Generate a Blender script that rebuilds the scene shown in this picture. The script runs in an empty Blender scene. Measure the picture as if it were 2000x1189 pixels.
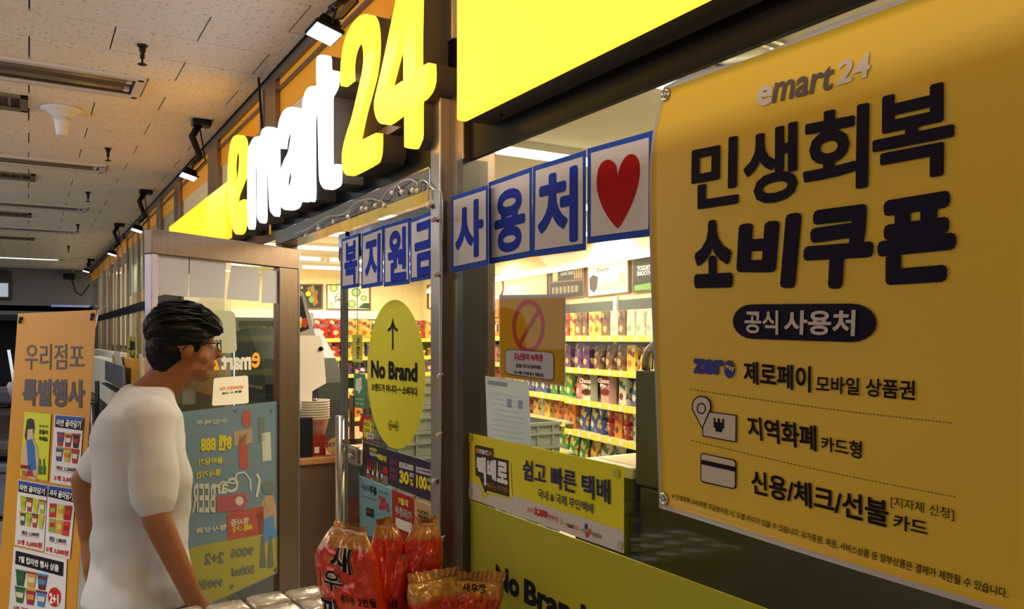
import bpy, bmesh, math, random
from mathutils import Vector, Matrix, noise
random.seed(7)
sc = bpy.context.scene
TH = math.radians(31.1); SN, CS = math.sin(TH), math.cos(TH)
FPX = 1567.0; HOR = 660.0; CAMZ = 1.62
CAM = Vector((0, -1, CAMZ))
# ---------------------------------------------------------------- camera, world, lights, exposure
cd = bpy.data.cameras.new('camera'); cam = bpy.data.objects.new('camera', cd); sc.collection.objects.link(cam)
cam.location = CAM; cam.rotation_euler = (math.pi/2, 0, math.pi/2-TH)
cd.lens = 36*FPX/2000; cd.sensor_width = 36; cd.shift_y = (HOR-594.5)/2000; cd.clip_start = .02; cd.clip_end = 80
sc.camera = cam
sc.view_settings.view_transform = 'Standard'; sc.view_settings.look = 'None'
sc.view_settings.exposure = 0.0; sc.view_settings.gamma = 1.0; sc.view_settings.use_curve_mapping = False
w = bpy.data.worlds.new('world'); sc.world = w; w.use_nodes = True
w.node_tree.nodes['Background'].inputs[0].default_value = (.55, .6, .75, 1)
w.node_tree.nodes['Background'].inputs[1].default_value = .12
sc.cycles.max_bounces = 8; sc.cycles.transparent_max_bounces = 16; sc.cycles.caustics_reflective = False
sc.cycles.caustics_refractive = False; sc.cycles.sample_clamp_indirect = 4.0

def area(name, loc, size, power, color, rot=(0, 0, 0)):
    l = bpy.data.lights.new(name, 'AREA'); l.shape = 'RECTANGLE'; l.size, l.size_y = size; l.energy = power; l.color = color
    o = bpy.data.objects.new(name, l); sc.collection.objects.link(o); o.location = loc; o.rotation_euler = rot
    return o
# store ceiling light, added unseen corridor fills, and the lamp of the far lit fixture
WARM = (1, .86, .62)
for i, xx in enumerate((-.9, -3.1, -5.2, -7.3, -9.3)):
    area('store_tube_light', (xx, 1.9, 2.42), (.5, 2.6), 82, WARM)
TILT = (math.radians(38), 0, 0)  # turns the added corridor fills towards the shop front to brighten it
area('corridor_fill_and_lamp', (1.2, -2.9, 2.6), (1.6, 1.0), 26, (1, .98, .97), TILT)
area('corridor_fill_and_lamp', (1.6, -1.5, 2.75), (.8, .8), 7, (1, .95, .88))
area('corridor_fill_and_lamp', (-1.6, -3.3, 2.6), (2.6, .8), 20, (1, .98, .96), TILT)
area('corridor_fill_and_lamp', (-5.5, -3.2, 2.6), (2.6, .8), 30, (1, .94, .9), TILT)
area('corridor_fill_and_lamp', (-10.0, -3.2, 2.6), (3.0, .8), 26, (.9, .93, 1), TILT)
area('corridor_fill_and_lamp', (-14.7, -1.9, 2.8), (.3, 1.3), 14, (.85, .9, 1))

area('added_opposite_fill', (-4, -3.85, 1.9), (9, .8), 30, (1, .97, .94), (math.radians(90), 0, 0))  # unseen fill added to brighten the ceiling and shop front
area('added_shadow_line_lamp', (-.6, -3.4, 2.75), (4.5, .04), 44, (1, .95, .88), (math.radians(78), 0, 0))  # unseen strip light added to shine over the board for the shadow line
# ---------------------------------------------------------------- camera-ray helpers (authoring units -> metres)
RT = Vector((SN, CS, 0)); FW = Vector((-CS, SN, 0)); UP = Vector((0, 0, 1))
def C(X, Z, z=0.0):                     # camera-ground coordinates (right, forward) to world
    p = CAM + RT*X + FW*Z; return Vector((p.x, p.y, z))
def ray(px, py): return (RT*((px-1000)/FPX) + FW + UP*((HOR-py)/FPX))
class Plane:
    def __init__(s, o, n): s.o = Vector(o); s.n = Vector(n).normalized()
    def __call__(s, px, py, off=0.0):     # off moves towards the camera side along the normal
        d = ray(px, py); o = s.o + s.n*off
        return CAM + d*((o-CAM).dot(s.n)/d.dot(s.n))
def FY(y): return Plane((0, y, 0), (0, -1, 0))
FAC = FY(0)
def K(x0, y0, k): return lambda *pts: [(x0+x/k, y0+y/k) for x, y in pts]
def sx(px, y=0.0): return FY(y)(px, 660).x     # world x of an image column on plane y

# ---------------------------------------------------------------- materials
MATS = {}
def srgb(c):
    return tuple((v/255/12.92 if v/255 <= .04045 else ((v/255+.055)/1.055)**2.4) for v in c) + (1,)
def mat(name, col, rough=.5, metal=0.0, emit=0.0, spec=.25, coat=0.0, noise_s=0, noise_a=.15, bump=0.0, bump_s=60, trans=0.0, alpha=1.0, stretch=None):
    if name in MATS: return MATS[name]
    m = bpy.data.materials.new(name); m.use_nodes = True; nt = m.node_tree; b = nt.nodes['Principled BSDF']
    c = srgb(col); b.inputs['Base Color'].default_value = c
    b.inputs['Roughness'].default_value = rough; b.inputs['Metallic'].default_value = metal
    b.inputs['Specular IOR Level'].default_value = spec; b.inputs['Coat Weight'].default_value = coat
    b.inputs['Transmission Weight'].default_value = trans; b.inputs['Alpha'].default_value = alpha
    if emit: b.inputs['Emission Color'].default_value = c; b.inputs['Emission Strength'].default_value = emit
    if noise_s or bump:
        tc = nt.nodes.new('ShaderNodeTexCoord'); mp = nt.nodes.new('ShaderNodeMapping')
        nt.links.new(tc.outputs['Object'], mp.inputs[0])
        if stretch: mp.inputs['Scale'].default_value = stretch
    if noise_s:
        n = nt.nodes.new('ShaderNodeTexNoise'); n.inputs['Scale'].default_value = noise_s; n.inputs['Detail'].default_value = 4
        nt.links.new(mp.outputs[0], n.inputs['Vector'])
        r = nt.nodes.new('ShaderNodeMapRange'); r.inputs['From Min'].default_value = .3; r.inputs['From Max'].default_value = .7
        r.inputs['To Min'].default_value = 1-noise_a; r.inputs['To Max'].default_value = 1+noise_a
        nt.links.new(n.outputs[0], r.inputs[0])
        hs = nt.nodes.new('ShaderNodeHueSaturation'); hs.inputs['Color'].default_value = c
        nt.links.new(r.outputs[0], hs.inputs['Value']); nt.links.new(hs.outputs[0], b.inputs['Base Color'])
    if bump:
        n2 = nt.nodes.new('ShaderNodeTexNoise'); n2.inputs['Scale'].default_value = bump_s; n2.inputs['Detail'].default_value = 3
        nt.links.new(mp.outputs[0], n2.inputs['Vector'])
        bp = nt.nodes.new('ShaderNodeBump'); bp.inputs['Strength'].default_value = bump; bp.inputs['Distance'].default_value = .01
        nt.links.new(n2.outputs[0], bp.inputs['Height']); nt.links.new(bp.outputs[0], b.inputs['Normal'])
    MATS[name] = m; return m
def glass(name, tint=(.95, .97, .95), refl=.12):
    m = bpy.data.materials.new(name); m.use_nodes = True; nt = m.node_tree
    for n in list(nt.nodes):
        if n.type != 'OUTPUT_MATERIAL': nt.nodes.remove(n)
    out = [n for n in nt.nodes][0]
    t = nt.nodes.new('ShaderNodeBsdfTransparent'); t.inputs[0].default_value = tint + (1,)
    g = nt.nodes.new('ShaderNodeBsdfGlossy'); g.inputs['Roughness'].default_value = .02
    f = nt.nodes.new('ShaderNodeFresnel'); ge = nt.nodes.new('ShaderNodeNewGeometry'); mi = nt.nodes.new('ShaderNodeMath'); mi.operation = 'MULTIPLY_ADD'; mi.inputs[1].default_value = 1/1.45-1.45; mi.inputs[2].default_value = 1.45
    nt.links.new(ge.outputs['Backfacing'], mi.inputs[0]); nt.links.new(mi.outputs[0], f.inputs[0])
    mu = nt.nodes.new('ShaderNodeMath'); mu.operation = 'MULTIPLY'; mu.inputs[1].default_value = refl*8
    mn = nt.nodes.new('ShaderNodeMath'); mn.operation = 'MINIMUM'; mn.inputs[1].default_value = .6
    mx = nt.nodes.new('ShaderNodeMixShader')
    nt.links.new(f.outputs[0], mu.inputs[0]); nt.links.new(mu.outputs[0], mn.inputs[0]); nt.links.new(mn.outputs[0], mx.inputs[0])
    nt.links.new(t.outputs[0], mx.inputs[1]); nt.links.new(g.outputs[0], mx.inputs[2]); nt.links.new(mx.outputs[0], out.inputs[0])
    MATS[name] = m; return m
GLASS = glass('glass', refl=.07); CLEAR = glass('clear_film', (.95, .96, .97), .03)
def translucent(name, col, amount=.35, rough=.5, see=0.0):
    m = mat(name, col, rough); nt = m.node_tree; b = nt.nodes['Principled BSDF']; out = nt.nodes['Material Output']
    t = nt.nodes.new('ShaderNodeBsdfTranslucent'); t.inputs[0].default_value = srgb(col)
    mx = nt.nodes.new('ShaderNodeMixShader'); mx.inputs[0].default_value = amount
    nt.links.new(b.outputs[0], mx.inputs[1]); nt.links.new(t.outputs[0], mx.inputs[2]); last = mx
    if see:
        tr = nt.nodes.new('ShaderNodeBsdfTransparent'); m2 = nt.nodes.new('ShaderNodeMixShader'); m2.inputs[0].default_value = see
        nt.links.new(mx.outputs[0], m2.inputs[1]); nt.links.new(tr.outputs[0], m2.inputs[2]); last = m2
    nt.links.new(last.outputs[0], out.inputs[0]); return m
def pmat(name, base, cols, scale=9.0, rough=.35, band=None):
    """wrapper print: base colour with blotches of other colours and a pale band, in object space"""
    m = bpy.data.materials.new(name); m.use_nodes = True; nt = m.node_tree; b = nt.nodes['Principled BSDF']
    b.inputs['Roughness'].default_value = rough; b.inputs['Coat Weight'].default_value = .25
    tc = nt.nodes.new('ShaderNodeTexCoord'); oi = nt.nodes.new('ShaderNodeObjectInfo')
    ad = nt.nodes.new('ShaderNodeVectorMath'); nt.links.new(tc.outputs['Object'], ad.inputs[0])
    v = nt.nodes.new('ShaderNodeTexVoronoi'); v.inputs['Scale'].default_value = scale; v.inputs['Randomness'].default_value = 1
    nt.links.new(ad.outputs[0], v.inputs['Vector'])
    sp = nt.nodes.new('ShaderNodeSeparateColor'); nt.links.new(v.outputs['Color'], sp.inputs[0])
    cr = nt.nodes.new('ShaderNodeValToRGB'); cr.color_ramp.interpolation = 'CONSTANT'
    e = cr.color_ramp.elements; e[0].color = srgb(base); e[0].position = 0; e[1].position = .55; e[1].color = srgb(cols[0])
    for i, c in enumerate(cols[1:]):
        x = e.new(.55+.45*(i+1)/len(cols)); x.color = srgb(c)
    nt.links.new(sp.outputs[0], cr.inputs[0]); nt.links.new(cr.outputs[0], b.inputs['Base Color'])
    MATS[name] = m; return m

STEEL = mat('brushed_steel', (176, 170, 162), .28, .95, noise_s=40, noise_a=.12, stretch=(8, 8, .3))
STEELB = mat('bronze_steel', (150, 128, 108), .3, .9, noise_s=30, noise_a=.1, stretch=(8, 8, .3))
CHROME = mat('chrome', (215, 215, 215), .08, 1)
BLACKG = mat('black_gloss', (10, 10, 13), .3, 0, spec=.1)
BLACKM = mat('black_matt', (18, 18, 20), .5)
DARK = mat('dark_grey', (52, 52, 52), .35)
CANM = mat('sign_can_grey', (86, 77, 68), .45, .0)
YEL = mat('sign_yellow', (255, 190, 38), .7, emit=4.0, spec=.1)
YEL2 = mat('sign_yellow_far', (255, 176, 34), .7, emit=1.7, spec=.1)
WHT = mat('sign_white', (232, 240, 255), .7, emit=1.35, spec=.1)
CREAM = mat('cream_panel', (226, 212, 172), .45, noise_s=6, noise_a=.05, stretch=(6, 6, .4))
ORANGE = mat('orange_film', (238, 160, 34), .3, emit=.12)
PAPER = mat('paper_white', (226, 224, 222), .6)
INK = mat('ink_black', (22, 19, 22), .7, spec=.2)

# ---------------------------------------------------------------- geometry helpers
def tag(o, label=None, cat=None, group=None, kind=None):
    if label: o['label'] = label
    if cat: o['category'] = cat
    if group: o['group'] = group
    if kind: o['kind'] = kind
    return o
def root(name, loc, label, cat, group=None, rz=0.0):
    o = bpy.data.objects.new(name, None); sc.collection.objects.link(o); o.location = loc; o.rotation_euler = (0, 0, rz)
    o.empty_display_size = .05
    return tag(o, label, cat, group)
def mesh_obj(name, me, mats, parent=None, loc=None):
    o = bpy.data.objects.new(name, me); sc.collection.objects.link(o)
    for m in (mats if isinstance(mats, (list, tuple)) else [mats]): me.materials.append(m)
    if loc is not None: o.location = loc
    if parent is not None: o.parent = parent
    return o
def worldify(name, me, mats, parent, origin=None):
    """me is in world coordinates; give the object a local origin at its parent (or ORIGIN)"""
    if parent is not None:
        base = Vector((0, 0, 0)); p = parent; rz = 0
        while p is not None: base = base + p.location; p = p.parent
        me.transform(Matrix.Translation(-base)); return mesh_obj(name, me, mats, parent)
    if origin is None:
        vs = [v.co for v in me.vertices]
        origin = Vector((sum(v.x for v in vs)/len(vs), sum(v.y for v in vs)/len(vs), min(v.z for v in vs)))
    me.transform(Matrix.Translation(-Vector(origin))); return mesh_obj(name, me, mats, None, Vector(origin))
def me_from(verts, faces, smooth=False):
    me = bpy.data.meshes.new('m'); me.from_pydata([tuple(v) for v in verts], [], faces); me.update()
    if smooth:
        for p in me.polygons: p.use_smooth = True
    return me
def bm_me(bm, smooth=False):
    bmesh.ops.recalc_face_normals(bm, faces=bm.faces)
    me = bpy.data.meshes.new('m'); bm.to_mesh(me); bm.free()
    if smooth:
        for p in me.polygons: p.use_smooth = True
    return me
def bm_box(bm, a, b, bev=0.0, M=None):
    a = Vector(a); b = Vector(b); lo = Vector(map(min, a, b)); hi = Vector(map(max, a, b))
    r = bmesh.ops.create_cube(bm, size=1); vs = r['verts']
    for v in vs: v.co = Vector([(lo[i]+hi[i])/2 + v.co[i]*(hi[i]-lo[i]) for i in range(3)])
    if bev:
        es = list({e for v in vs for e in v.link_edges})
        rr = bmesh.ops.bevel(bm, geom=es, offset=min(bev, min(hi-lo)*.45), segments=2, affect='EDGES', profile=.5)
        vs = list({v for f in rr['faces'] for v in f.verts} | {v for v in vs if v.is_valid})
    if M is not None:
        for v in vs: v.co = M @ v.co
    return vs
def box(name, a, b, m, parent=None, bev=0.0, M=None):
    bm = bmesh.new(); bm_box(bm, a, b, bev, M); return worldify(name, bm_me(bm), m, parent)
def boxes(name, lst, m, parent=None, bev=0.0):
    bm = bmesh.new()
    for a, b in lst: bm_box(bm, a, b, bev)
    return worldify(name, bm_me(bm), m, parent)
def bm_tube(bm, pts, r, seg=10, caps=True):
    pts = [Vector(p) for p in pts]; rs = r if isinstance(r, (list, tuple)) else [r]*len(pts); rings = []
    n0 = None
    for i, p in enumerate(pts):
        t = (pts[min(i+1, len(pts)-1)]-pts[max(i-1, 0)]).normalized()
        if n0 is None: n0 = t.orthogonal().normalized()
        n0 = (n0 - t*n0.dot(t)).normalized(); b = t.cross(n0)
        rings.append([bm.verts.new(p + (n0*math.cos(q)+b*math.sin(q))*rs[i]) for q in [2*math.pi*j/seg for j in range(seg)]])
    for a, b in zip(rings, rings[1:]):
        for j in range(seg): bm.faces.new((a[j], a[(j+1) % seg], b[(j+1) % seg], b[j]))
    if caps: bm.faces.new(rings[0][::-1]); bm.faces.new(rings[-1])
def tube(name, pts, r, m, parent=None, seg=10):
    bm = bmesh.new(); bm_tube(bm, pts, r, seg); return worldify(name, bm_me(bm, True), m, parent)
def bm_lathe(bm, prof, M=Matrix(), seg=20, caps=True):
    rings = []
    for r, z in prof: rings.append([bm.verts.new(M @ Vector((r*math.cos(q), r*math.sin(q), z))) for q in [2*math.pi*j/seg for j in range(seg)]])
    for a, b in zip(rings, rings[1:]):
        for j in range(seg): bm.faces.new((a[j], a[(j+1) % seg], b[(j+1) % seg], b[j]))
    if caps: bm.faces.new(rings[0][::-1]); bm.faces.new(rings[-1])
def lathe(name, prof, m, parent=None, loc=(0, 0, 0), seg=20, rot=None, smooth=True):
    bm = bmesh.new(); M = Matrix.Translation(loc)
    if rot is not None: M = M @ rot
    bm_lathe(bm, prof, M, seg); return worldify(name, bm_me(bm, smooth), m, parent)
def bm_ball(bm, c, r, M=None, sub=2):
    rr = bmesh.ops.create_icosphere(bm, subdivisions=sub, radius=1)
    r = Vector(r) if not isinstance(r, (int, float)) else Vector((r, r, r))
    for v in rr['verts']:
        co = Vector((v.co.x*r.x, v.co.y*r.y, v.co.z*r.z)); co = (M @ co if M is not None else co); v.co = co + Vector(c)

# -- flat print ------------------------------------------------------------------------------------
_tc = bpy.data.curves.new('lettering', 'FONT'); _to = bpy.data.objects.new('lettering', _tc)
_s2 = bpy.data.scenes.new('scratch'); _s2.collection.objects.link(_to)
def evaluated(ob):
    if ob.name not in _s2.collection.objects: _s2.collection.objects.link(ob)
    vl = _s2.view_layers[0]; vl.update(); return bpy.data.meshes.new_from_object(ob.evaluated_get(vl.depsgraph))
def text_mesh(s, bold=.0, res=3):
    k = (s, bold, res)
    if k not in _tcache: _tcache[k] = _text_mesh(s, min(bold, .012), res, max(bold-.012, 0))
    return _tcache[k]
_tcache = {}
def _text_mesh(s, bold, res, spread):
    _tc.body = s; _tc.offset = bold; _tc.resolution_u = res; _tc.fill_mode = 'FRONT'; _tc.align_x = 'LEFT'
    me = evaluated(_to); vs = [v.co.copy() for v in me.vertices]
    fs = [tuple(p.vertices) for p in me.polygons]; bpy.data.meshes.remove(me)
    if not vs: return [], []
    if spread > 0:      # heavy weight: overlaid copies of the strokes, each a hair above the last
        n = len(vs); base = list(vs); bf = list(fs); ring = [(math.cos(math.pi*i/4)*spread, math.sin(math.pi*i/4)*spread) for i in range(8)]
        if spread > .045: ring += [(math.cos(math.pi*i/4+.39)*spread*.55, math.sin(math.pi*i/4+.39)*spread*.55) for i in range(8)]
        for dx, dy in ring:
            k = len(vs); vs += [v+Vector((dx, dy, 0)) for v in base]; fs += [tuple(i+k for i in f) for f in bf]
    x0 = min(v.x for v in vs); x1 = max(v.x for v in vs); y0 = min(v.y for v in vs); y1 = max(v.y for v in vs)
    return [((v.x-x0)/max(x1-x0, 1e-6), (v.y-y0)/max(y1-y0, 1e-6)) for v in vs], fs
def shape_mesh(outlines):
    c = bpy.data.curves.new('s', 'CURVE'); c.dimensions = '2D'; c.fill_mode = 'FRONT'
    for o in outlines:
        sp = c.splines.new('POLY'); sp.points.add(len(o)-1); sp.use_cyclic_u = True
        for i, p in enumerate(o): sp.points[i].co = (p[0], p[1], 0, 1)
    ob = bpy.data.objects.new('s', c); me = evaluated(ob)
    vs = [(v.co.x, v.co.y) for v in me.vertices]; fs = [tuple(p.vertices) for p in me.polygons]
    bpy.data.objects.remove(ob); bpy.data.curves.remove(c); bpy.data.meshes.remove(me); return vs, fs
def smooth_outline(pts, k=4, closed=True):
    out = []; n = len(pts)
    for i in range(n if closed else n-1):
        p0, p1, p2, p3 = pts[(i-1) % n], pts[i], pts[(i+1) % n], pts[(i+2) % n]
        if not closed: p0 = pts[max(i-1, 0)]; p3 = pts[min(i+2, n-1)]
        for j in range(k):
            t = j/k
            out.append(tuple(.5*((2*p1[a])+(-p0[a]+p2[a])*t+(2*p0[a]-5*p1[a]+4*p2[a]-p3[a])*t*t+(-p0[a]+3*p1[a]-3*p2[a]+p3[a])*t**3) for a in (0, 1)))
    if not closed: out.append(pts[-1])
    return out
def bilin(q, u, v):                         # q = TL,TR,BR,BL ; v up
    return (q[3]*(1-u)+q[2]*u)*(1-v) + (q[0]*(1-u)+q[1]*u)*v
def rrect(r=.15, asp=1.0, n=5):
    """rounded unit rectangle outline; r relative to height, asp = width/height"""
    rx, ry = r/asp, r; out = []
    for cx, cy, a0 in ((1-rx, 1-ry, 0), (rx, 1-ry, 90), (rx, ry, 180), (1-rx, ry, 270)):
        for i in range(n+1):
            a = math.radians(a0+90*i/n); out.append((cx+rx*math.cos(a), cy+ry*math.sin(a)))
    return out
class Prints:
    """collects flat print on a plane, one mesh per ink"""
    def __init__(s, plane, parent, disp=None, base=.0012, cut=None):
        s.pl = plane; s.parent = parent; s.inks = {}; s.disp = disp; s.base = base; s.cut = cut; s.n = 0
    def _add(s, m, vs, fs, name):
        L = s.inks.setdefault((name, m.name), [m, [], []]); k = len(L[1]); L[1] += vs; L[2] += [tuple(i+k for i in f) for f in fs]
    def q3(s, q, lay): return [s.pl(x, y, s.base+.0006*lay) for x, y in q]
    def text(s, t, q, m, bold=.02, lay=1, name='lettering', res=3):
        vs, fs = text_mesh(t, bold, res); q = s.q3(q, lay); nb = 1+8*(bold > .012)+8*(bold > .057); n = max(len(vs)//nb, 1)
        s._add(m, [bilin(q, u, v)+s.pl.n*(.00002*(i//n)) for i, (u, v) in enumerate(vs)], fs, name)
    def poly(s, pts, m, lay=1, name='print'):
        vs, fs = shape_mesh([pts]); s._add(m, [s.pl(x, y, s.base+.0006*lay) for x, y in vs], fs, name)
    def quad(s, q, m, lay=1, name='print', r=0.0, asp=1.0):
        q = s.q3(q, lay)
        if r:
            o = rrect(r, asp); s._add(m, [bilin(q, u, v) for u, v in o], [tuple(range(len(o)))], name)
        else: s._add(m, q, [(3, 2, 1, 0)], name)
    def ell(s, c, rx, ry, m, lay=1, name='print', slope=0.0, n=28):
        pts = [(c[0]+rx*math.cos(a), c[1]+ry*math.sin(a)+slope*rx*math.cos(a)) for a in [2*math.pi*i/n for i in range(n)]]
        s._add(m, [s.pl(x, y, s.base+.0006*lay) for x, y in pts], [tuple(range(n))], name)
    def ring(s, c, rx, ry, wx, wy, m, lay=1, n=36, name='print', slope=0.0):
        a = [2*math.pi*i/n for i in range(n)]
        P = [s.pl(c[0]+rx*math.cos(t), c[1]+ry*math.sin(t)+slope*rx*math.cos(t), s.base+.0006*lay) for t in a] + [s.pl(c[0]+(rx-wx)*math.cos(t), c[1]+(ry-wy)*math.sin(t)+slope*rx*math.cos(t), s.base+.0006*lay) for t in a]
        s._add(m, P, [(i, (i+1) % n, n+(i+1) % n, n+i) for i in range(n)], name)
    def line(s, pts, wpx, m, lay=1, name='print'):
        for a, b in zip(pts, pts[1:]):
            dx, dy = b[0]-a[0], b[1]-a[1]; L = math.hypot(dx, dy) or 1; nx, ny = -dy/L*wpx/2, dx/L*wpx/2
            s.quad([(a[0]+nx, a[1]+ny), (b[0]+nx, b[1]+ny), (b[0]-nx, b[1]-ny), (a[0]-nx, a[1]-ny)], m, lay, name)
    def finish(s):
        for (name, _), (m, vs, fs) in s.inks.items():
            me = me_from(vs, fs)
            if s.cut:
                bm = bmesh.new(); bm.from_mesh(me)
                xs = [v.co.x for v in bm.verts]; zs = [v.co.z for v in bm.verts]
                for ax, arr in ((0, xs), (2, zs)):
                    t = min(arr)+s.cut
                    while t < max(arr):
                        co = Vector((0, 0, 0)); co[ax] = t; no = Vector((0, 0, 0)); no[ax] = 1
                        bmesh.ops.bisect_plane(bm, geom=bm.verts[:]+bm.edges[:]+bm.faces[:], plane_co=co, plane_no=no); t += s.cut
                bmesh.ops.triangulate(bm, faces=bm.faces[:])
                bm.to_mesh(me); bm.free()
            if s.disp:
                for v in me.vertices: v.co = s.disp(v.co)
            worldify(name, me, m, s.parent)
def sheet(name, plane, q, m, parent, th=.0012, r=0.0, asp=1.0, off=0.0):
    """a thin sheet with real thickness on PLANE inside pixel quad q"""
    o = rrect(r, asp) if r else [(0, 0), (1, 0), (1, 1), (0, 1)]
    qf = [plane(x, y, off+th) for x, y in q]; F = [bilin(qf, u, v) for u, v in o]; B = [p - plane.n*th for p in F]
    n = len(o); me = me_from(F+B, [tuple(range(n)), tuple(range(2*n-1, n-1, -1))]+[(i, i+n, (i+1) % n+n, (i+1) % n) for i in range(n)])
    return worldify(name, me, m, parent)
def poster(name, label, cat, plane, q, m, group=None, th=.0012, r=0.0, asp=1.0, part='sheet'):
    pts = [plane(x, y) for x, y in q]; c = sum(pts, Vector())/4; c.z = min(p.z for p in pts)
    R = root(name, c, label, cat, group); sheet(part, plane, q, m, R, th, r, asp)
    return R, Prints(plane, R, base=th+.0003)
def smooth3(pts, k=4):
    out = []; n = len(pts)
    for i in range(n-1):
        p0, p1, p2, p3 = pts[max(i-1, 0)], pts[i], pts[i+1], pts[min(i+2, n-1)]
        for j in range(k):
            t = j/k; out.append(.5*((2*p1)+(p2-p0)*t+(2*p0-5*p1+4*p2-p3)*t*t+(3*p1-p0-3*p2+p3)*t**3))
    return out+[pts[-1]]
# ================================================================ THE SETTING
CEIL = CAMZ+1.246; XE = -16.7; SCEIL = 2.5
def S(o): o['kind'] = 'structure'; return o
acoustic = mat('acoustic_tile', (206, 198, 190), .85, noise_s=3, noise_a=.05)
def pit(m):       # fissures of mineral-fibre tiles
    nt = m.node_tree; b = nt.nodes['Principled BSDF']; tc = nt.nodes.new('ShaderNodeTexCoord'); geo = nt.nodes.new('ShaderNodeNewGeometry')
    mp = nt.nodes.new('ShaderNodeMapping'); mp.inputs['Scale'].default_value = (120, 42, 60); nt.links.new(geo.outputs['Position'], mp.inputs[0])
    n = nt.nodes.new('ShaderNodeTexNoise'); n.inputs['Scale'].default_value = 1; n.inputs['Detail'].default_value = 2.5; nt.links.new(mp.outputs[0], n.inputs['Vector'])
    r = nt.nodes.new('ShaderNodeMapRange'); r.inputs['From Min'].default_value = .355; r.inputs['From Max'].default_value = .39
    r.inputs['To Min'].default_value = .45; r.inputs['To Max'].default_value = 1; nt.links.new(n.outputs[0], r.inputs[0])
    hs = nt.nodes.new('ShaderNodeMix'); hs.data_type = 'RGBA'; hs.inputs['A'].default_value = srgb((112, 98, 84)); hs.inputs['B'].default_value = srgb((232, 224, 216))
    nt.links.new(r.outputs[0], hs.inputs['Factor']); nt.links.new(hs.outputs['Result'], b.inputs['Base Color'])
pit(acoustic)
floor = S(box('floor', (-16.7, -4, -.1), (2.6, 5.2, 0), mat('floor_tile', (140, 138, 136), .3, noise_s=2, noise_a=.12)))
joint = mat('ceiling_joint', (96, 84, 72), .9)
ceiling = S(box('ceiling', (-16.7, -4, CEIL+.012), (2.6, .02, CEIL+.1), joint))
# tiles in staggered rows, each one a part while they can be told apart
random.seed(3); n_tile = 0; RW = .303
FIX = [(-4.555, -4.21), (-6.75, -6.48), (-8.95, -8.66), (-10.9, -10.6), (-14.8, -14.5)]
far_bm = bmesh.new(); near_me = {}
holes = [(a, b, -1.75, -.5) for a, b in FIX]+[(-5.15, -4.83, -1.5, -1.0), (-7.4, -7.1, -1.5, -.95), (-9.65, -9.35, -1.5, -.97), (-11.9, -11.6, -1.5, -.93)]
tile_meshes = {}
for k in range(-6, 44):
    s0 = 3.27+RW*k; ph = -.39 if k % 2 == 0 else -.697
    j = -4
    while True:
        y1 = ph+.606*j+1.212; y0 = y1-.606; j += 1
        if y0 > 0: break
        y1 = min(y1, -.02); lo = max(y0, -2.2)
        if y1-lo < .05: continue
        xa, xb = -s0-RW+.003, -s0-.003; ya, yb = lo+.003, y1-.003
        segs = [(xa, xb, ya, yb)]
        for hx0, hx1, hy0, hy1 in holes:
            new = []
            for (p, q, u, v) in segs:
                if q <= hx0 or p >= hx1 or v <= hy0 or u >= hy1: new.append((p, q, u, v)); continue
                if v > hy1: new.append((p, q, hy1, v))
                if u < hy0: new.append((p, q, u, hy0))
                if p < hx0: new.append((p, hx0, max(u, hy0), min(v, hy1)))
                if q > hx1: new.append((hx1, q, max(u, hy0), min(v, hy1)))
            segs = [g for g in new if g[1]-g[0] > .02 and g[3]-g[2] > .02]
        for (p, q, u, v) in segs:
            if s0 < 8.6:
                key = (round(q-p, 3), round(v-u, 3))
                if key not in tile_meshes:
                    bm = bmesh.new(); bm_box(bm, (-key[0]/2, -key[1]/2, 0), (key[0]/2, key[1]/2, .014), .0015); tile_meshes[key] = bm_me(bm); tile_meshes[key].materials.append(acoustic)
                o = bpy.data.objects.new('tile', tile_meshes[key]); sc.collection.objects.link(o)
                o.location = Vector(((p+q)/2, (u+v)/2, CEIL+random.uniform(-.0015, .0015)))-ceiling.location; o.parent = ceiling
            else: bm_box(far_bm, (p, u, CEIL), (q, v, CEIL+.012))
S(worldify('tile', bm_me(far_bm), acoustic, ceiling)); [o for o in ceiling.children if len(o.data.vertices) > 400][0]['kind'] = 'stuff'
S(box('wall_opposite', (-16.7, -4.1, 0), (2.6, -4, CEIL), mat('opposite_wall', (150, 146, 140), .6)))
S(box('added_shadow_board', (-2.6, -1.93, 1.72), (2.5, -1.9, 2.403), mat('opposite_wall', (150, 146, 140))))  # unseen blocker added to cast the shadow line on sheets and banner
S(boxes('added_shadow_board_hangers', [((-2.0, -1.92, 2.4), (-1.98, -1.91, CEIL)), ((2.0, -1.92, 2.4), (2.02, -1.91, CEIL))], mat('opposite_wall', (150, 146, 140))))  # hangers of the added, unseen shadow board
S(box('wall_behind', (2.6, -4.1, 0), (2.7, 5.2, CEIL), mat('behind_wall', (140, 138, 134), .6)))
# far end of the passage: grey bulkhead with a dark opening and a roller shutter
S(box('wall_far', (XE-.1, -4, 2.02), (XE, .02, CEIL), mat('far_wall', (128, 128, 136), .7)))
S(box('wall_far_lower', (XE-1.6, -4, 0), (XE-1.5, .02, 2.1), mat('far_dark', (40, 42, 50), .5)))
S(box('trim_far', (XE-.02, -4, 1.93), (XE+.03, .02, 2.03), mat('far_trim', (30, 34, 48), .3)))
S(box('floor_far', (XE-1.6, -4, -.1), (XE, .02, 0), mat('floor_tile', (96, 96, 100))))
S(box('ceiling_far', (XE-1.6, -4, 2.1), (XE, .02, 2.2), mat('far_dark', (40, 42, 50))))

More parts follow.
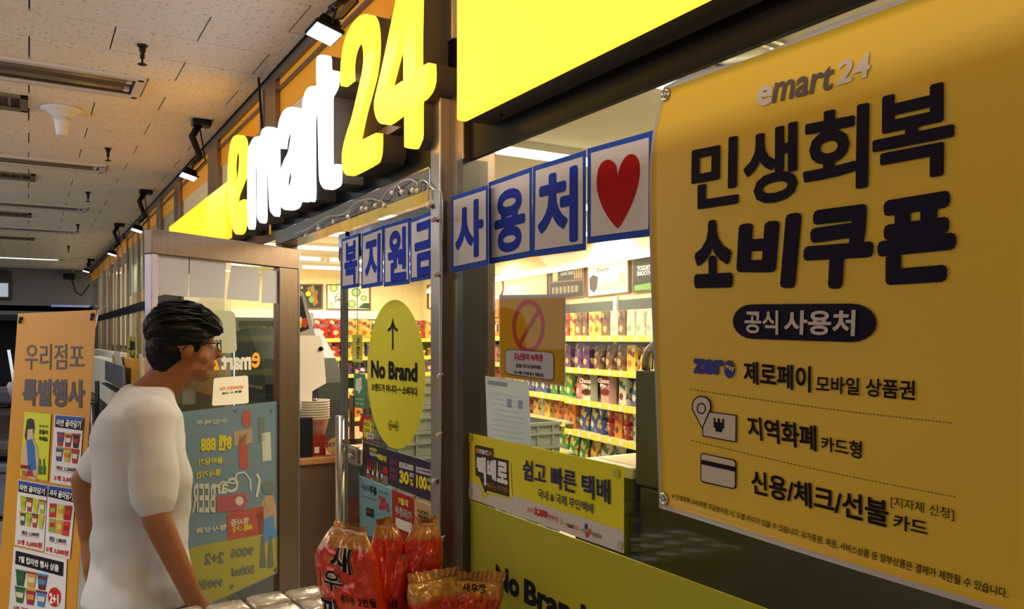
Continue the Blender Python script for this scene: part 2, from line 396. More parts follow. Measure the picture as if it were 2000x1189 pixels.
# ---------------------------------------------------------------- shop front: fascia, band of film, posts
xR = 1.6
def post(name, x0, x1, y0, y1, z0, z1, m): return S(box(name, (x0, y0, z0), (x1, y1, z1), m, None, .003))
S(box('trim_fascia', (-6.6, -.002, 2.089), (xR, .01, 2.437), BLACKG))
for i, x in enumerate((-2.02, -3.3, -4.6)): pass
S(box('trim_ceiling_edge', (-10.6, -.012, CEIL-.045), (xR, .03, CEIL), mat('anodised_grey', (120, 114, 110), .35, .7)))
S(box('trim_orange_upper', (-10.6, .004, CEIL-.085), (xR, .03, CEIL-.045), ORANGE))
S(box('trim_frame_rail', (-10.6, -.008, CEIL-.1), (xR, .03, CEIL-.085), mat('anodised_grey', (120, 114, 110))))
S(box('wall_shop_upper', (-10.6, .012, 2.12), (xR, .04, CEIL-.1), CREAM))
band = S(box('trim_orange_band', (-10.6, .006, CEIL-.205), (xR, .012, CEIL-.1), ORANGE))
for a, b in ((523, 545), (412, 430), (345, 355), (310, 317)):
    x0, x1 = sx(a), sx(b); post('trim_post', x0, x1, -.02, .03, 2.437, CEIL-.045, STEELB)
post('trim_post_edge', sx(519), sx(524), -.03, -.005, 2.437, CEIL-.045, STEEL)
x0, x1 = sx(873), sx(889); post('trim_post_edge', x0, x1, -.01, .02, 2.437, CEIL-.045, STEEL)

# door portal: steel header bar, jambs, column
sL = sx(503); xdL = -3.62; xdR = sx(860)
bar = S(box('trim_door_header', (xdL-.03, -.045, 2.035), (xdR+.02, .05, 2.098), mat('mirror_steel', (190, 192, 196), .14, 1, bump=.25, bump_s=5), None, .004))
S(box('trim_door_jamb', (xdL-.05, -.03, 0), (xdL, .05, 2.098), STEELB, None, .004))
S(box('trim_door_jamb_right', (sx(859, -.05), -.05, 0), (sx(872), .03, 2.32), STEEL, None, .004))
S(box('trim_column', (sx(872), -.02, 0), (sx(904, -.02), .08, 2.3), STEELB, None, .004))
S(box('trim_window_frame', (sx(904, -.025), -.025, 0), (sx(909), .05, 2.09), mat('frame_grey', (96, 90, 84), .3, .8)))
# shop window right of the column
wR = 1.6
win = S(box('window_1', (sx(909), 0, .05), (wR, .008, 2.089), GLASS))
# clear plastic strip around the column (tape curtain edge)
# glazed front left of the doorway, up to the shop's end
S(box('window_2', (-6.5, 0, .05), (xdL-.05, .008, 2.089), GLASS))
S(box('trim_window_sill', (-6.5, -.02, 0), (xdL-.05, .05, .12), STEELB))
# neighbouring glazed front beyond: black band, steel mullions, tall panes, an added wall inside with indoor light put in as glow
S(box('trim_neighbour_band', (-16.6, -.012, 1.9), (-6.6, .03, 1.99), BLACKG))
S(box('window_3', (-16.6, .004, .1), (-6.6, .012, CEIL-.2), GLASS))
S(box('trim_orange_far', (-16.6, -.004, CEIL-.2), (-10.6, .03, CEIL-.06), ORANGE))
S(box('trim_ceiling_far', (-16.6, -.03, CEIL-.06), (-10.6, .03, CEIL), DARK))
backing_glow = mat('glow_backing', (240, 214, 160), .5, emit=1.0, noise_s=5, noise_a=.12, stretch=(.3, .3, 7))  # emission stands in for indoor light behind the panes
S(box('wall_glow_backing', (-16.6, .35, 1.5), (-6.7, .4, CEIL-.05), backing_glow))
S(box('wall_backing_lower', (-16.6, .35, 0), (-6.7, .4, 1.5), mat('backing_lower', (150, 135, 120), .4)))
for i, px in enumerate((288, 277, 268, 257, 247, 238, 229, 222, 214, 207, 200, 195, 191)):
    x = sx(px, -.012); wd = .03 if i % 2 else .06
    post('trim_mullion', x-wd/2, x+wd/2, -.012, .02, 0, CEIL-.06, STEEL if i % 2 else STEELB)

# ================================================================ STORE INTERIOR SHELL
cream_wall = mat('store_wall', (242, 224, 176), .6, noise_s=3, noise_a=.03, stretch=(8, 8, .2))
S(box('ceiling_store', (-10.6, .05, SCEIL), (2.6, 5.2, SCEIL+.05), mat('store_ceiling', (236, 228, 206), .7)))
# shelf line: direction towards image x=310 on the horizon
LD = Vector((-.403, .915)); A0 = Vector((.498, 6.0)); LN = Vector((.915, .403))
def Lp(t, d=0.0, z=0.0): p = A0+LD*t+LN*d; return C(p.x, p.y, z)
ux = (Lp(1)-Lp(0)); ANG = math.atan2(ux.y, ux.x)
LM = Matrix.Translation(Lp(0)) @ Matrix.Rotation(ANG, 4, 'Z')    # local x = along line (away), local y = LN towards? checked below
ny = (Lp(0, 1)-Lp(0)); SGN = 1 if (Matrix.Rotation(ANG, 3, 'Z') @ Vector((0, 1, 0))).dot(ny) > 0 else -1
def lbox(bm, t0, t1, d0, d1, z0, z1, bev=0): bm_box(bm, (t0, SGN*d0, z0), (t1, SGN*d1, z1), bev, LM)
bm = bmesh.new(); lbox(bm, -3.6, 5.6, .5, .6, 0, SCEIL); S(worldify('wall_back', bm_me(bm), cream_wall, None))
S(box('wall_end', (-10.4, .05, 0), (-10.3, 5.2, SCEIL), cream_wall))
# cove tube light along the back wall
r = root('cove_light', Lp(1, .42, 2.23), 'long warm white tube light running above the picture frames on the back wall', 'light')
tubem = mat('tube_glow', (255, 244, 214), .4, emit=4.0)
for i in range(7):
    t0 = -3+i*1.15; bm = bmesh.new(); bm_tube(bm, [LM @ Vector((t0, SGN*.43, 2.235)), LM @ Vector((t0+1.12, SGN*.43, 2.235))], .016, 8); worldify('tube', bm_me(bm, True), tubem, r)
bm = bmesh.new(); lbox(bm, -3.05, 5.1, .44, .5, 2.24, 2.29); worldify('housing', bm_me(bm), mat('housing_white', (235, 232, 222), .4), r)
# ceiling tube rows in the store
for i, x in enumerate((-.9, -2.0, -3.08, -4.15, -5.2, -6.25, -7.3, -8.3, -9.3)):
    r = root('tube_light', (x, 1.8, SCEIL-.06), 'bare warm tube light row on the store ceiling, %s row counted from the doorway side' % ('first second third fourth fifth sixth seventh eighth ninth'.split()[i]), 'light', 'ceiling tube rows in the store')
    boxes('housing', [((x-.03, .5, SCEIL-.03), (x+.03, 3.3, SCEIL))], mat('housing_white', (235, 232, 222)), r)
    for y0 in (.52, 1.74, 2.9):
        tube('tube', [(x, y0, SCEIL-.05), (x, y0+1.12 if y0 < 2.5 else y0+.4, SCEIL-.05)], .015, tubem, r, 8)
        boxes('lamp_holder', [((x-.02, y0-.04, SCEIL-.075), (x+.02, y0, SCEIL-.02))], mat('housing_white', (235, 232, 222)), r)
r = root('ceiling_ring_vent', (0, 0, 0), 'round ringed vent in the store ceiling above the yellow banner', 'vent')
p = Plane((0, 0, SCEIL), (0, 0, -1))(1445, 105); r.location = p
bm = bmesh.new()
for ra, rb in ((.15, .138), (.11, .1)):
    bm_lathe(bm, [(ra, 0), (ra, -.01), (rb, -.012), (rb, 0)], Matrix.Translation(p), 36, False)
worldify('ring', bm_me(bm), CHROME, r); lathe('dish', [(.1, 0), (.09, -.006), (.0, -.008)], mat('dish_grey', (190, 186, 176), .3, .4), r, p, 30)

# ================================================================ CORRIDOR CEILING FITTINGS
wf = mat('fixture_white', (205, 198, 196), .4); trough = mat('fixture_reflector', (150, 140, 128), .25, .8)
deadtube = mat('unlit_tube', (120, 116, 112), .25); lit = mat('tube_cold', (225, 235, 255), .4, emit=4)
ordn = 'first second third fourth fifth sixth seventh eighth ninth tenth eleventh twelfth thirteenth fourteenth fifteenth sixteenth'.split()
desc = ['nearest the yellow sign letters, with two bare tubes', 'second one down the passage', 'third one down the passage', 'fourth one down the passage', 'farthest one, switched on, before the dark end wall']
for i, (xa, xb) in enumerate(FIX):
    y0, y1 = -1.75, -.52; z = CEIL
    r = root('ceiling_light', ((xa+xb)/2, (y0+y1)/2, z), 'recessed fluorescent ceiling fixture, %s' % desc[i], 'ceiling light', 'recessed fluorescent fixtures in the passage ceiling')
    f = .03
    boxes('frame', [((xa-.01, y0, z-.012), (xa+f, y1, z+.005)), ((xb-f, y0, z-.012), (xb+.01, y1, z+.005)), ((xa, y1-f, z-.012), (xb, y1+.01, z+.005)), ((xa, y0-.01, z-.012), (xb, y0+f, z+.005))], wf, r, .002)
    boxes('reflector', [((xa+f, y0+f, z+.06), (xb-f, y1-f, z+.065)), ((xa+f, y0+f, z), (xa+f+.004, y1-f, z+.065)), ((xb-f-.004, y0+f, z), (xb-f, y1-f, z+.065)), ((xa+f, y1-f-.004, z), (xb-f, y1-f, z+.065))], trough, r)
    for q in (.3, .7):
        x = xa+(xb-xa)*q
        tube('tube', [(x, y0+.05, z+.012), (x, y1-.07, z+.012)], .016, lit if i == 4 else deadtube, r, 10)
        boxes('lamp_holder', [((x-.018, y1-.07, z-.004), (x+.018, y1-.045, z+.06))], wf, r)
vm = mat('vent_grey', (128, 118, 104), .5, .3)
for i, (xa, xb, y0, y1) in enumerate(((-5.15, -4.83, -1.4, -1.0), (-7.4, -7.1, -1.4, -.95), (-9.65, -9.35, -1.4, -.97), (-11.9, -11.6, -1.4, -.93))):
    r = root('ceiling_vent', ((xa+xb)/2, (y0+y1)/2, CEIL), 'dusty square grille vent in the passage ceiling, %s from the near end' % ordn[i], 'vent', 'grille vents in the passage ceiling')
    f = .035; z = CEIL
    boxes('frame', [((xa, y0, z-.01), (xa+f, y1, z+.01)), ((xb-f, y0, z-.01), (xb, y1, z+.01)), ((xa, y1-f, z-.01), (xb, y1, z+.01)), ((xa, y0, z-.01), (xb, y0+f, z+.01))], vm, r, .002)
    box('duct', (xa, y0, z+.045), (xb, y1, z+.05), mat('duct_dark', (40, 36, 30), .8), r)
    for j in range(5):
        yy = y0+.06+j*(y1-y0-.1)/5
        bm = bmesh.new(); bm_box(bm, (xa+f, -.002, -.03), (xb-f, .002, .03), 0, Matrix.Translation((0, yy, z+.025)) @ Matrix.Rotation(math.radians(40), 4, 'X')); worldify('slat', bm_me(bm), vm, r)
CP = Plane((0, 0, CEIL), (0, 0, -1))
spk = mat('sprinkler_brass', (46, 38, 34), .4, .6)
for i, (px, py) in enumerate(((278, 88), (211, 289), (172, 375), (152, 438), (134, 480))):
    p = CP(px, py); r = root('sprinkler', p, 'dark pendent sprinkler head under the passage ceiling, %s from the near end' % ordn[i], 'sprinkler', 'sprinkler heads in the passage')
    lathe('escutcheon', [(.022, 0), (.02, -.008), (.012, -.014)], spk, r, p, 16)
    lathe('body', [(.012, -.01), (.014, -.022), (.012, -.03), (.009, -.034), (.009, -.05), (.011, -.054), (.008, -.058)], spk, r, p, 14)
    lathe('deflector', [(.004, -.056), (.005, -.078), (.019, -.081), (.019, -.084), (.003, -.086)], spk, r, p, 16)
    bm = bmesh.new()
    for sgn in (-1, 1): bm_tube(bm, [p+Vector((sgn*.009, 0, -.05)), p+Vector((sgn*.012, 0, -.066)), p+Vector((sgn*.003, 0, -.08))], .0018, 6)
    worldify('frame_arm', bm_me(bm), spk, r)
p = CP(121, 213); r = root('ceiling_detector', p, 'white flared cone on the ceiling next to the square vent', 'detector')
lathe('flange', [(.105, 0), (.104, -.006), (.08, -.016), (.055, -.032), (.043, -.05)], mat('detector_white', (215, 214, 222), .4), r, p, 32)
lathe('cone', [(.0435, -.0495), (.036, -.085), (.03, -.12), (.027, -.14), (.022, -.145), (.0, -.146)], mat('detector_white', (215, 214, 222)), r, p, 28)

# floodlights on arms along the top of the shop front
flens = mat('flood_lens', (235, 240, 255), .4, emit=7)
for i, (px, py, sz) in enumerate(((633, 66, .12), (368, 345, .12), (267, 450, .12), (219, 497, .12), (168, 530, .13))):
    yq = -.22; c = FY(yq)(px, py); 
    r = root('floodlight', c, 'black LED floodlight on an arm above the shop signs, %s' % (['nearest one', 'second', 'third', 'fourth', 'farthest'][i]), 'floodlight', 'floodlights above the shop signs')
    M = Matrix.Translation(c) @ Matrix.Rotation(math.radians(-16), 4, 'X')
    h = sz/2
    bm = bmesh.new(); bm_box(bm, (-h, -h*.78, 0), (h, h*.78, .012), .004, M); bm_box(bm, (-h*.8, -h*.6, .012), (h*.8, h*.6, .03), .004, M)
    for k in range(5): bm_box(bm, (-h*.6+k*h*.3-.002, -h*.5, .03), (-h*.6+k*h*.3+.002, h*.5, .042), 0, M)
    worldify('housing', bm_me(bm), BLACKG, r)
    bm = bmesh.new(); bm_box(bm, (-h*.86, -h*.66, -.004), (h*.86, h*.66, 0), 0, M); worldify('lens', bm_me(bm), flens, r)
    top = Vector((c.x, -.06, CEIL)); arm = mat('arm_black', (20, 20, 22), .35, .3)
    bm = bmesh.new()
    for s_ in (-1, 1): bm_tube(bm, [M @ Vector((s_*(h+.006), 0, .01)), M @ Vector((s_*(h+.006), 0, .06)), M @ Vector((s_*h*.3, 0, .085))], .004, 6)
    worldify('bracket', bm_me(bm), arm, r)
    tube('arm', [M @ Vector((0, 0, .08)), M @ Vector((0, .03, .13)), Vector((c.x, yq+.02, CEIL-.1)), Vector((c.x, yq+.06, CEIL-.02))], [.014, .018, .02, .022], arm, r, 10)
    box('mount', (c.x-.04, yq+.02, CEIL-.035), (c.x+.04, yq+.12, CEIL), arm, r, .004)
    tube('cable', [M @ Vector((h*.5, 0, .03)), M @ Vector((h*1.5, .02, .03)), M @ Vector((h*1.5, .05, .1)), Vector((c.x+.02, yq+.06, CEIL-.06))], .004, arm, r, 6)
    L = bpy.data.lights.new('floodlight_lamp', 'AREA'); L.shape = 'RECTANGLE'; L.size = .1; L.size_y = .08; L.energy = 5.0; L.color = (.88, .93, 1)
    lo = bpy.data.objects.new('floodlight_lamp', L); sc.collection.objects.link(lo); lo.parent = r
    lo.location = (0, -.003, -.012); lo.rotation_euler = (math.radians(-16), 0, 0)
# hanger cable beside the post
tubeo = tube('hanger_cable', [CP(505, 152, .0), FY(-.1)(512, 250)], .006, BLACKM, None, 8); tag(tubeo, 'thin black cable hanging from the ceiling above the white letters', 'cable')
# bulkhead bits at the far end: projector-like speaker, cables, sign box
r = root('exit_sign_box', Plane((XE+.1, 0, 0), (1, 0, 0))(5, 555), 'black sign box with a pale lit panel at the far left', 'sign')
pf = Plane((XE+.12, 0, 0), (1, 0, 0)); c0 = pf(-60, 527); c1 = pf(22, 585)
box('case', (XE+.02, c0.y, c1.z), (XE+.12, c1.y, c0.z), DARK, r, .01)
c2 = pf(16, 553); c3 = pf(-60, 578); box('panel', (XE+.12, c3.y, c3.z), (XE+.126, c2.y, c2.z), mat('pale_lit_panel', (190, 200, 215), .4, emit=.55), r)
pf = Plane((XE+.2, 0, 0), (1, 0, 0)); q = pf(135, 540)
r = root('wall_camera', q, 'small black camera box hanging under the ceiling at the passage end', 'camera')
box('body', q+Vector((-.1, -.09, -.05)), q+Vector((.1, .09, .05)), BLACKM, r, .01); tube('stalk', [q+Vector((0, .05, .04)), q+Vector((0, .05, .22))], .03, mat('stalk_cream', (150, 140, 116), .5), r)
o = tube('slack_cable', [pf(140, 545), pf(148, 570), pf(158, 577), pf(167, 567), pf(175, 555)], .012, BLACKM, None, 6); tag(o, 'black cable drooping in a loop on the grey end wall', 'cable')
o = tube('tube_light_far', [pf(100, 597), pf(175, 598)], .02, mat('blue_tube', (150, 160, 210), .4, emit=.35), None, 8); tag(o, 'dim bluish tube light over the dark opening at the passage end', 'light')
# ================================================================ SIGNS ON THE FASCIA
NF = -.10
def lightbox(name, label, px0, px1, z0, z1, xr=None, YEL=YEL):
    x0 = sx(px0, NF); x1 = xr if xr is not None else sx(px1, NF)
    r = root(name, ((x0+x1)/2, 0, z0), label, 'sign', 'yellow lightboxes on the fascia')
    bm = bmesh.new(); bm_box(bm, (x0, NF, z0), (x1, NF+.028, z1), .006); worldify('light_face', bm_me(bm), YEL, r)
    box('can', (x0+.002, NF+.028, z0+.002), (x1-.002, 0, z1-.002), CANM, r)
    bm = bmesh.new(); bm_lathe(bm, [(.004, 0), (.004, .003), (0, .003)], Matrix.Translation((x0+.1, -.03, z0-.001)), 10); worldify('screw', bm_me(bm), INK, r)
    return r
lightbox('yellow_lightbox', 'large glowing blank yellow lightbox sign above the shop window, cut by the frame top', 891, 0, 2.153, 2.62, 1.5)
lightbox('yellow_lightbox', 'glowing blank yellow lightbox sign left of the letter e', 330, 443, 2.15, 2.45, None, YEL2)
k1 = K(430, 0, 2.478); k4 = K(400, 200, 3.964); k24 = K(640, 0, 3.304)
R24 = root('shop_letter_sign', (-3.2, 0, 2.15), 'raised glowing shop name letters, white between yellow ones, on the black fascia', 'sign')
def channel(ch, outlines, m, k=3, sharp=False):
    pl = FY(NF); outs = []
    for o in outlines:
        w = [(pl(x, y).x, pl(x, y).z) for x, y in o]; outs.append(smooth_outline(w, k))
    vs, fs = shape_mesh(outs)
    def prism(y0, y1, inset=0.0):
        bm = bmesh.new()
        fr = [bm.verts.new((x, y0, z)) for x, z in vs]
        for f in fs:
            try: bm.faces.new([fr[i] for i in f])
            except ValueError: pass
        for o in outs:
            n = len(o); a = [bm.verts.new((p[0], y0, p[1])) for p in o]; b = [bm.verts.new((p[0], y1, p[1])) for p in o]
            for i in range(n): bm.faces.new((a[i], a[(i+1) % n], b[(i+1) % n], b[i]))
        if y1 == 0 or True:
            bk = [bm.verts.new((x, y1, z)) for x, z in vs]
            for f in fs:
                try: bm.faces.new([bk[i] for i in f][::-1])
                except ValueError: pass
        bmesh.ops.remove_doubles(bm, verts=bm.verts, dist=1e-5)
        return bm_me(bm)
    # tray with a slightly proud rounded border
    me = prism(NF, NF+.022); L = worldify('letter', me, m, R24); L['label'] = 'glowing %s letter %s' % ('white' if m is WHT else 'yellow', ch)
    worldify('letter_can', prism(NF+.022, -.001), CANM, R24)
    return L
two = [(83,542),(82,450),(92,340),(115,240),(150,165),(195,112),(235,92),(268,98),(290,150),(299,240),(297,350),(280,480),(250,600),(215,730),(190,850),(180,918),(230,898),(306,860),(313,870),(312,960),(302,1020),(278,1055),(150,1124),(120,1128),(103,1105),(93,1060),(93,980),(115,880),(150,770),(175,670),(200,560),(222,460),(230,380),(226,310),(213,275),(190,268),(165,290),(145,350),(135,430),(137,510),(128,522),(90,552)]
four = [(569,-285),(569,200),(569,436),(585,438),(640,410),(652,415),(652,520),(630,590),(588,640),(572,660),(572,860),(560,910),(538,955),(500,950),(494,930),(493,800),(493,706),(480,716),(385,790),(350,800),(322,780),(303,730),(298,670),(310,600),(350,430),(400,190),(440,0),(495,-270)]
four_h = [(486,165),(488,200),(487,500),(480,522),(385,582),(378,572)]
channel('2', [k24(*two)], YEL, 3); channel('4', [k24(*four), k24(*four_h)], YEL, 2)
e_o = [(250,252),(222,265),(200,310),(185,400),(178,500),(176,620),(180,760),(190,880),(208,960),(235,1015),(262,1018),(285,985),(295,900),(296,762),(290,757),(268,768),(262,820),(254,868),(241,888),(232,860),(228,800),(234,735),(248,690),(275,620),(295,560),(303,480),(304,380),(295,290),(275,256)]
e_h = [(236,372),(252,380),(264,405),(264,470),(256,560),(244,645),(226,655),(214,570),(211,480),(219,400)]
m_o = [(330,400),(345,330),(375,275),(410,262),(428,258),(440,215),(470,190),(505,188),(530,210),(542,280),(546,400),(547,600),(547,862),(520,862),(500,820),(492,700),(484,500),(480,390),(464,362),(450,385),(446,500),(446,700),(446,918),(412,912),(402,840),(401,640),(398,460),(380,420),(366,445),(360,520),(360,700),(360,953),(332,955),(328,700)]
a_o = [(568,345),(560,250),(570,160),(595,85),(635,42),(690,35),(720,60),(728,150),(728,300),(725,500),(722,650),(715,750),(695,810),(650,832),(610,828),(585,790),(575,700),(578,600),(592,500),(620,430),(640,390),(655,320),(664,240),(660,203),(640,204),(618,240),(604,300),(598,352),(582,356)]
a_h = [(610,600),(624,532),(645,505),(662,520),(668,560),(665,600),(655,645),(640,672),(620,672),(610,640)]
r_o = [(750,742),(748,400),(748,150),(755,0),(775,-80),(805,-120),(845,-128),(864,-122),(864,-20),(852,20),(835,40),(822,90),(818,200),(818,500),(818,748),(785,752)]
t_o = [(862,-330),(875,-360),(905,-370),(930,-365),(938,-340),(942,-238),(965,-245),(996,-248),(998,-170),(985,-110),(958,-60),(950,-20),(950,200),(952,470),(965,487),(1005,480),(1017,488),(1015,620),(995,650),(955,672),(922,668),(895,630),(882,560),(876,300),(868,0),(862,-200)]
channel('e', [k4(*e_o), k4(*e_h)], YEL); channel('m', [k4(*m_o)], WHT); channel('a', [k4(*a_o), k4(*a_h)], WHT); channel('r', [k4(*r_o)], WHT); channel('t', [k4(*t_o)], WHT, 2)
# steel brackets carrying the letters on the fascia
box('mounting_bar', (-4.2, -.03, 2.26), (-2.0, -.0, 2.29), CANM, R24)
o = box('orange_tape_mark', (-2.6, -.05, 2.096), (-2.58, -.046, 2.14), ORANGE); tag(o, 'short orange strip stuck on the black fascia under the letter m', 'tape'); o.location.x = sx(527, -.05)
# ---------------------------------------------------------------- string lights along the header bar
kb = K(640, 350, 5.169)
r = root('string_lights', (-2.6, -.05, 2.1), 'string of frosted round bulbs on clear wire draped along the steel door header', 'string lights')
pl = FY(-.058); wire = [kb((-340, 560)), kb((-200, 500)), kb((0, 380)), kb((100, 370)), kb((200, 330)), kb((280, 240)), kb((400, 200)), kb((480, 205)), kb((540, 210)), kb((610, 110)), kb((690, 65)), kb((760, 20)), kb((830, 2)), kb((900, 30)), kb((980, 15)), kb((1060, 100)), kb((1110, 110)), kb((1155, 150)), kb((1160, 400)), kb((1150, 700)), kb((1155, 960)), kb((1150, 1500)), kb((1145, 2400)), kb((1140, 2900)), kb((1130, 3300))]
wire = [pl(*w[0]) for w in wire]
cw = mat('clear_wire', (190, 186, 178), .2, .3); tube('wire', smooth3(wire) if 'smooth3' in globals() else wire, .0022, cw, r, 6)
bulbm = mat('frosted_bulb', (222, 206, 186), .35, coat=.3)
for bx, by, ax, ay in ((350,295,385,215),(395,300,400,215),(485,268,540,210),(655,140,690,70),(752,135,715,70),(862,115,870,20),(910,120,905,35),(1022,270,1010,90),(62,430,50,385),(208,378,225,320),(575,268,545,215),(-90,500,-100,440),(-220,570,-200,500),(1068,405,1150,395),(1095,960,1155,950)):
    b = pl(*kb((bx, by))[0]); a = pl(*kb((ax, ay))[0])
    bm = bmesh.new(); bm_ball(bm, b, .0085); q = worldify('bulb', bm_me(bm, True), bulbm, r)
    bm = bmesh.new(); bm_tube(bm, [a, b+(a-b)*.35], .0025, 6); worldify('bulb_stem', bm_me(bm, True), cw, q)
for px, py in ((863, 735), (861, 850), (852, 940), (866, 1052)):
    b = pl(px-4, py); bm = bmesh.new(); bm_ball(bm, b, .0085); q = worldify('bulb', bm_me(bm, True), bulbm, r)
    bm = bmesh.new(); bm_tube(bm, [pl(px+3, py-6), b], .0025, 6); worldify('bulb_stem', bm_me(bm, True), cw, q)

# ================================================================ SECOND DOOR LEAF (closed) with its stickers
xa, xb = sx(673), sx(858)
D2 = root('glass_door', ((xa+xb)/2, 0, 0), 'closed glass door leaf carrying the round yellow sticker', 'door')
box('pane', (xa, -.006, .05), (xb, .004, 1.92), GLASS, D2)
box('top_rail', (xa-.005, -.022, 1.90), (xb, .02, 2.0), mat('mirror_steel', (190, 192, 196)), D2, .003)
box('edge_profile', (xa-.012, -.012, .05), (xa+.012, .01, 1.92), mat('edge_grey', (120, 122, 124), .25, .7), D2)
box('bottom_rail', (xa, -.022, .02), (xb, .02, .14), STEEL, D2, .003)
ph = FY(-.07); hx = ph(664, 900).x
hd = tube('handle', [(hx, -.07, .35), (hx, -.07, ph(664, 812).z)], .016, STEEL, D2, 16)
boxes('handle_mount', [((hx-.008, -.07, .5), (hx+.03, -.0, .52)), ((hx-.008, -.07, 1.25), (hx+.03, -.0, 1.27))], CHROME, D2)
pl = FY(-.006); a = pl(680, 868, .02); b = pl(708, 910, .0)
lk = box('lock_case', (a.x, -.03, b.z), (b.x, -.004, a.z), mat('lock_plate', (176, 172, 164), .25, .9), D2, .008)
q = pl(689, 889, .025); lathe('lock_cylinder', [(.012, 0), (.012, .014), (.009, .018), (0, .018)], CHROME, lk, q, 18, Matrix.Rotation(math.radians(90), 4, 'X'))
bx_ = pl(676, 450, .02); lathe('pivot_bolt', [(.009, 0), (.009, .006), (0, .008)], INK, D2, FY(-.022)(679, 457), 14, Matrix.Rotation(math.radians(90), 4, 'X'))

G = FY(-.008)
yfilm = mat('film_yellow', (232, 224, 40), .35)
oval = []
R, P = None, None
c = (774, 731); R = root('round_sticker', G(*c), 'large round bright yellow sticker with a black upward arrow on the glass door', 'sticker')
A = G(718, 731); B = G(831, 731); rx = (B.x-A.x)/2; cx = (A.x+B.x)/2; zt = G(774, 585).z; zb = G(774, 877).z; rz = (zt-zb)/2; cz = (zt+zb)/2
n = 64; F = [Vector((cx+rx*math.cos(t), -.0095, cz+rz*math.sin(t))) for t in [2*math.pi*i/n for i in range(n)]]; Bk = [p+Vector((0, .0012, 0)) for p in F]
worldify('disc', me_from(F+Bk, [tuple(range(n)), tuple(range(2*n-1, n-1, -1))]+[(i, i+n, (i+1) % n+n, (i+1) % n) for i in range(n)]), yfilm, R)
P = Prints(FY(-.0095), R, base=.0004); kd = K(560, 460, 4.247); ke = K(560, 700, 3.715)
P.quad(kd((873, 720), (884, 720), (884, 946), (873, 946)), INK)
P.poly(kd((878, 676), (884, 720), (900, 760), (920, 775), (917, 796), (893, 780), (878, 745), (862, 778), (838, 796), (837, 775), (858, 757), (872, 720)), INK, 2)
P.text('No Brand', ke((612, 12), (947, 30), (947, 173), (612, 140)), INK, .045)
P.text('브랜드가 아니다', ke((615, 178), (797, 192), (797, 255), (615, 235)), INK, .03)
P.text('→', ke((800, 210), (832, 214), (832, 250), (800, 245)), INK, .04); P.text('소비자다', ke((838, 198), (948, 212), (948, 275), (838, 262)), INK, .03)
P.ring(ke((752, 485))[0], 4, 9.5, .8, 1.6, INK); P.text('n', ke((746, 474), (758, 476), (758, 498), (746, 496)), INK, .03)
P.ring(ke((798, 491))[0], 4, 9.5, .8, 1.6, INK); P.text('b', ke((792, 474), (804, 477), (804, 506), (792, 503)), INK, .03); P.text('x', ke((768, 480), (783, 482), (783, 502), (768, 500)), INK, .02)
P.finish()
red = mat('ink_red', (196, 30, 34), .5); navy = mat('ink_navy', (34, 34, 88), .5); white = mat('ink_white', (235, 232, 228), .5); yink = mat('ink_yellow', (240, 226, 60), .5)
R, P = poster('green_sticker', 'small green sticker with a white speech mark on the glass door edge', 'sticker', G, [(691, 728), (713, 731), (713, 798), (691, 795)], mat('sticker_green', (62, 150, 92), .4))
P.poly([(695, 741), (706, 736), (706, 752), (708, 756), (701, 770), (699, 763), (694, 762)], white); P.text('네이버페이', [(694, 776), (710, 778), (710, 783), (694, 781)], white); P.text('현장 결제', [(694, 785), (710, 787), (710, 791), (694, 789)], white); P.finish()
R, P = poster('narrow_sticker', 'narrow brown vertical sticker with black script above the door lock', 'sticker', G, [(682, 771), (692, 772), (692, 858), (682, 856)], mat('sticker_brown', (150, 98, 50), .4))
P.quad([(690, 772), (692, 772), (692, 858), (690, 857)], INK); P.text('당기시오', [(685, 800), (688, 800), (688, 850), (685, 850)], INK, .05); P.finish()
R, P = poster('burst_sticker', 'small jagged yellow and red sticker with handwriting reading New', 'sticker', G, [(707, 806), (726, 808), (727, 861), (708, 857)], CLEAR)
pts = []
for i in range(20):
    t = 2*math.pi*i/20; rr = 1 if i % 2 else .78; pts.append((717+10*rr*math.cos(t), 835+24*rr*math.sin(t)))
P.poly(pts, yink, 1); P.poly([(701, 825), (707, 808), (711, 815), (709, 845), (702, 842)], red, 1)
P.text('New!', [(710, 808), (726, 810), (726, 822), (710, 820)], red, .05, 2); P.text('바코드', [(711, 823), (723, 825), (723, 834), (711, 832)], INK, .01, 2); P.text('가격은', [(711, 836), (723, 838), (723, 846), (711, 844)], INK, .01, 2)
P.quad([(717, 845), (729, 847), (729, 858), (717, 856)], white, 2); P.text('주세요', [(718, 848), (728, 849), (728, 856), (718, 854)], INK, .02, 3); P.finish()
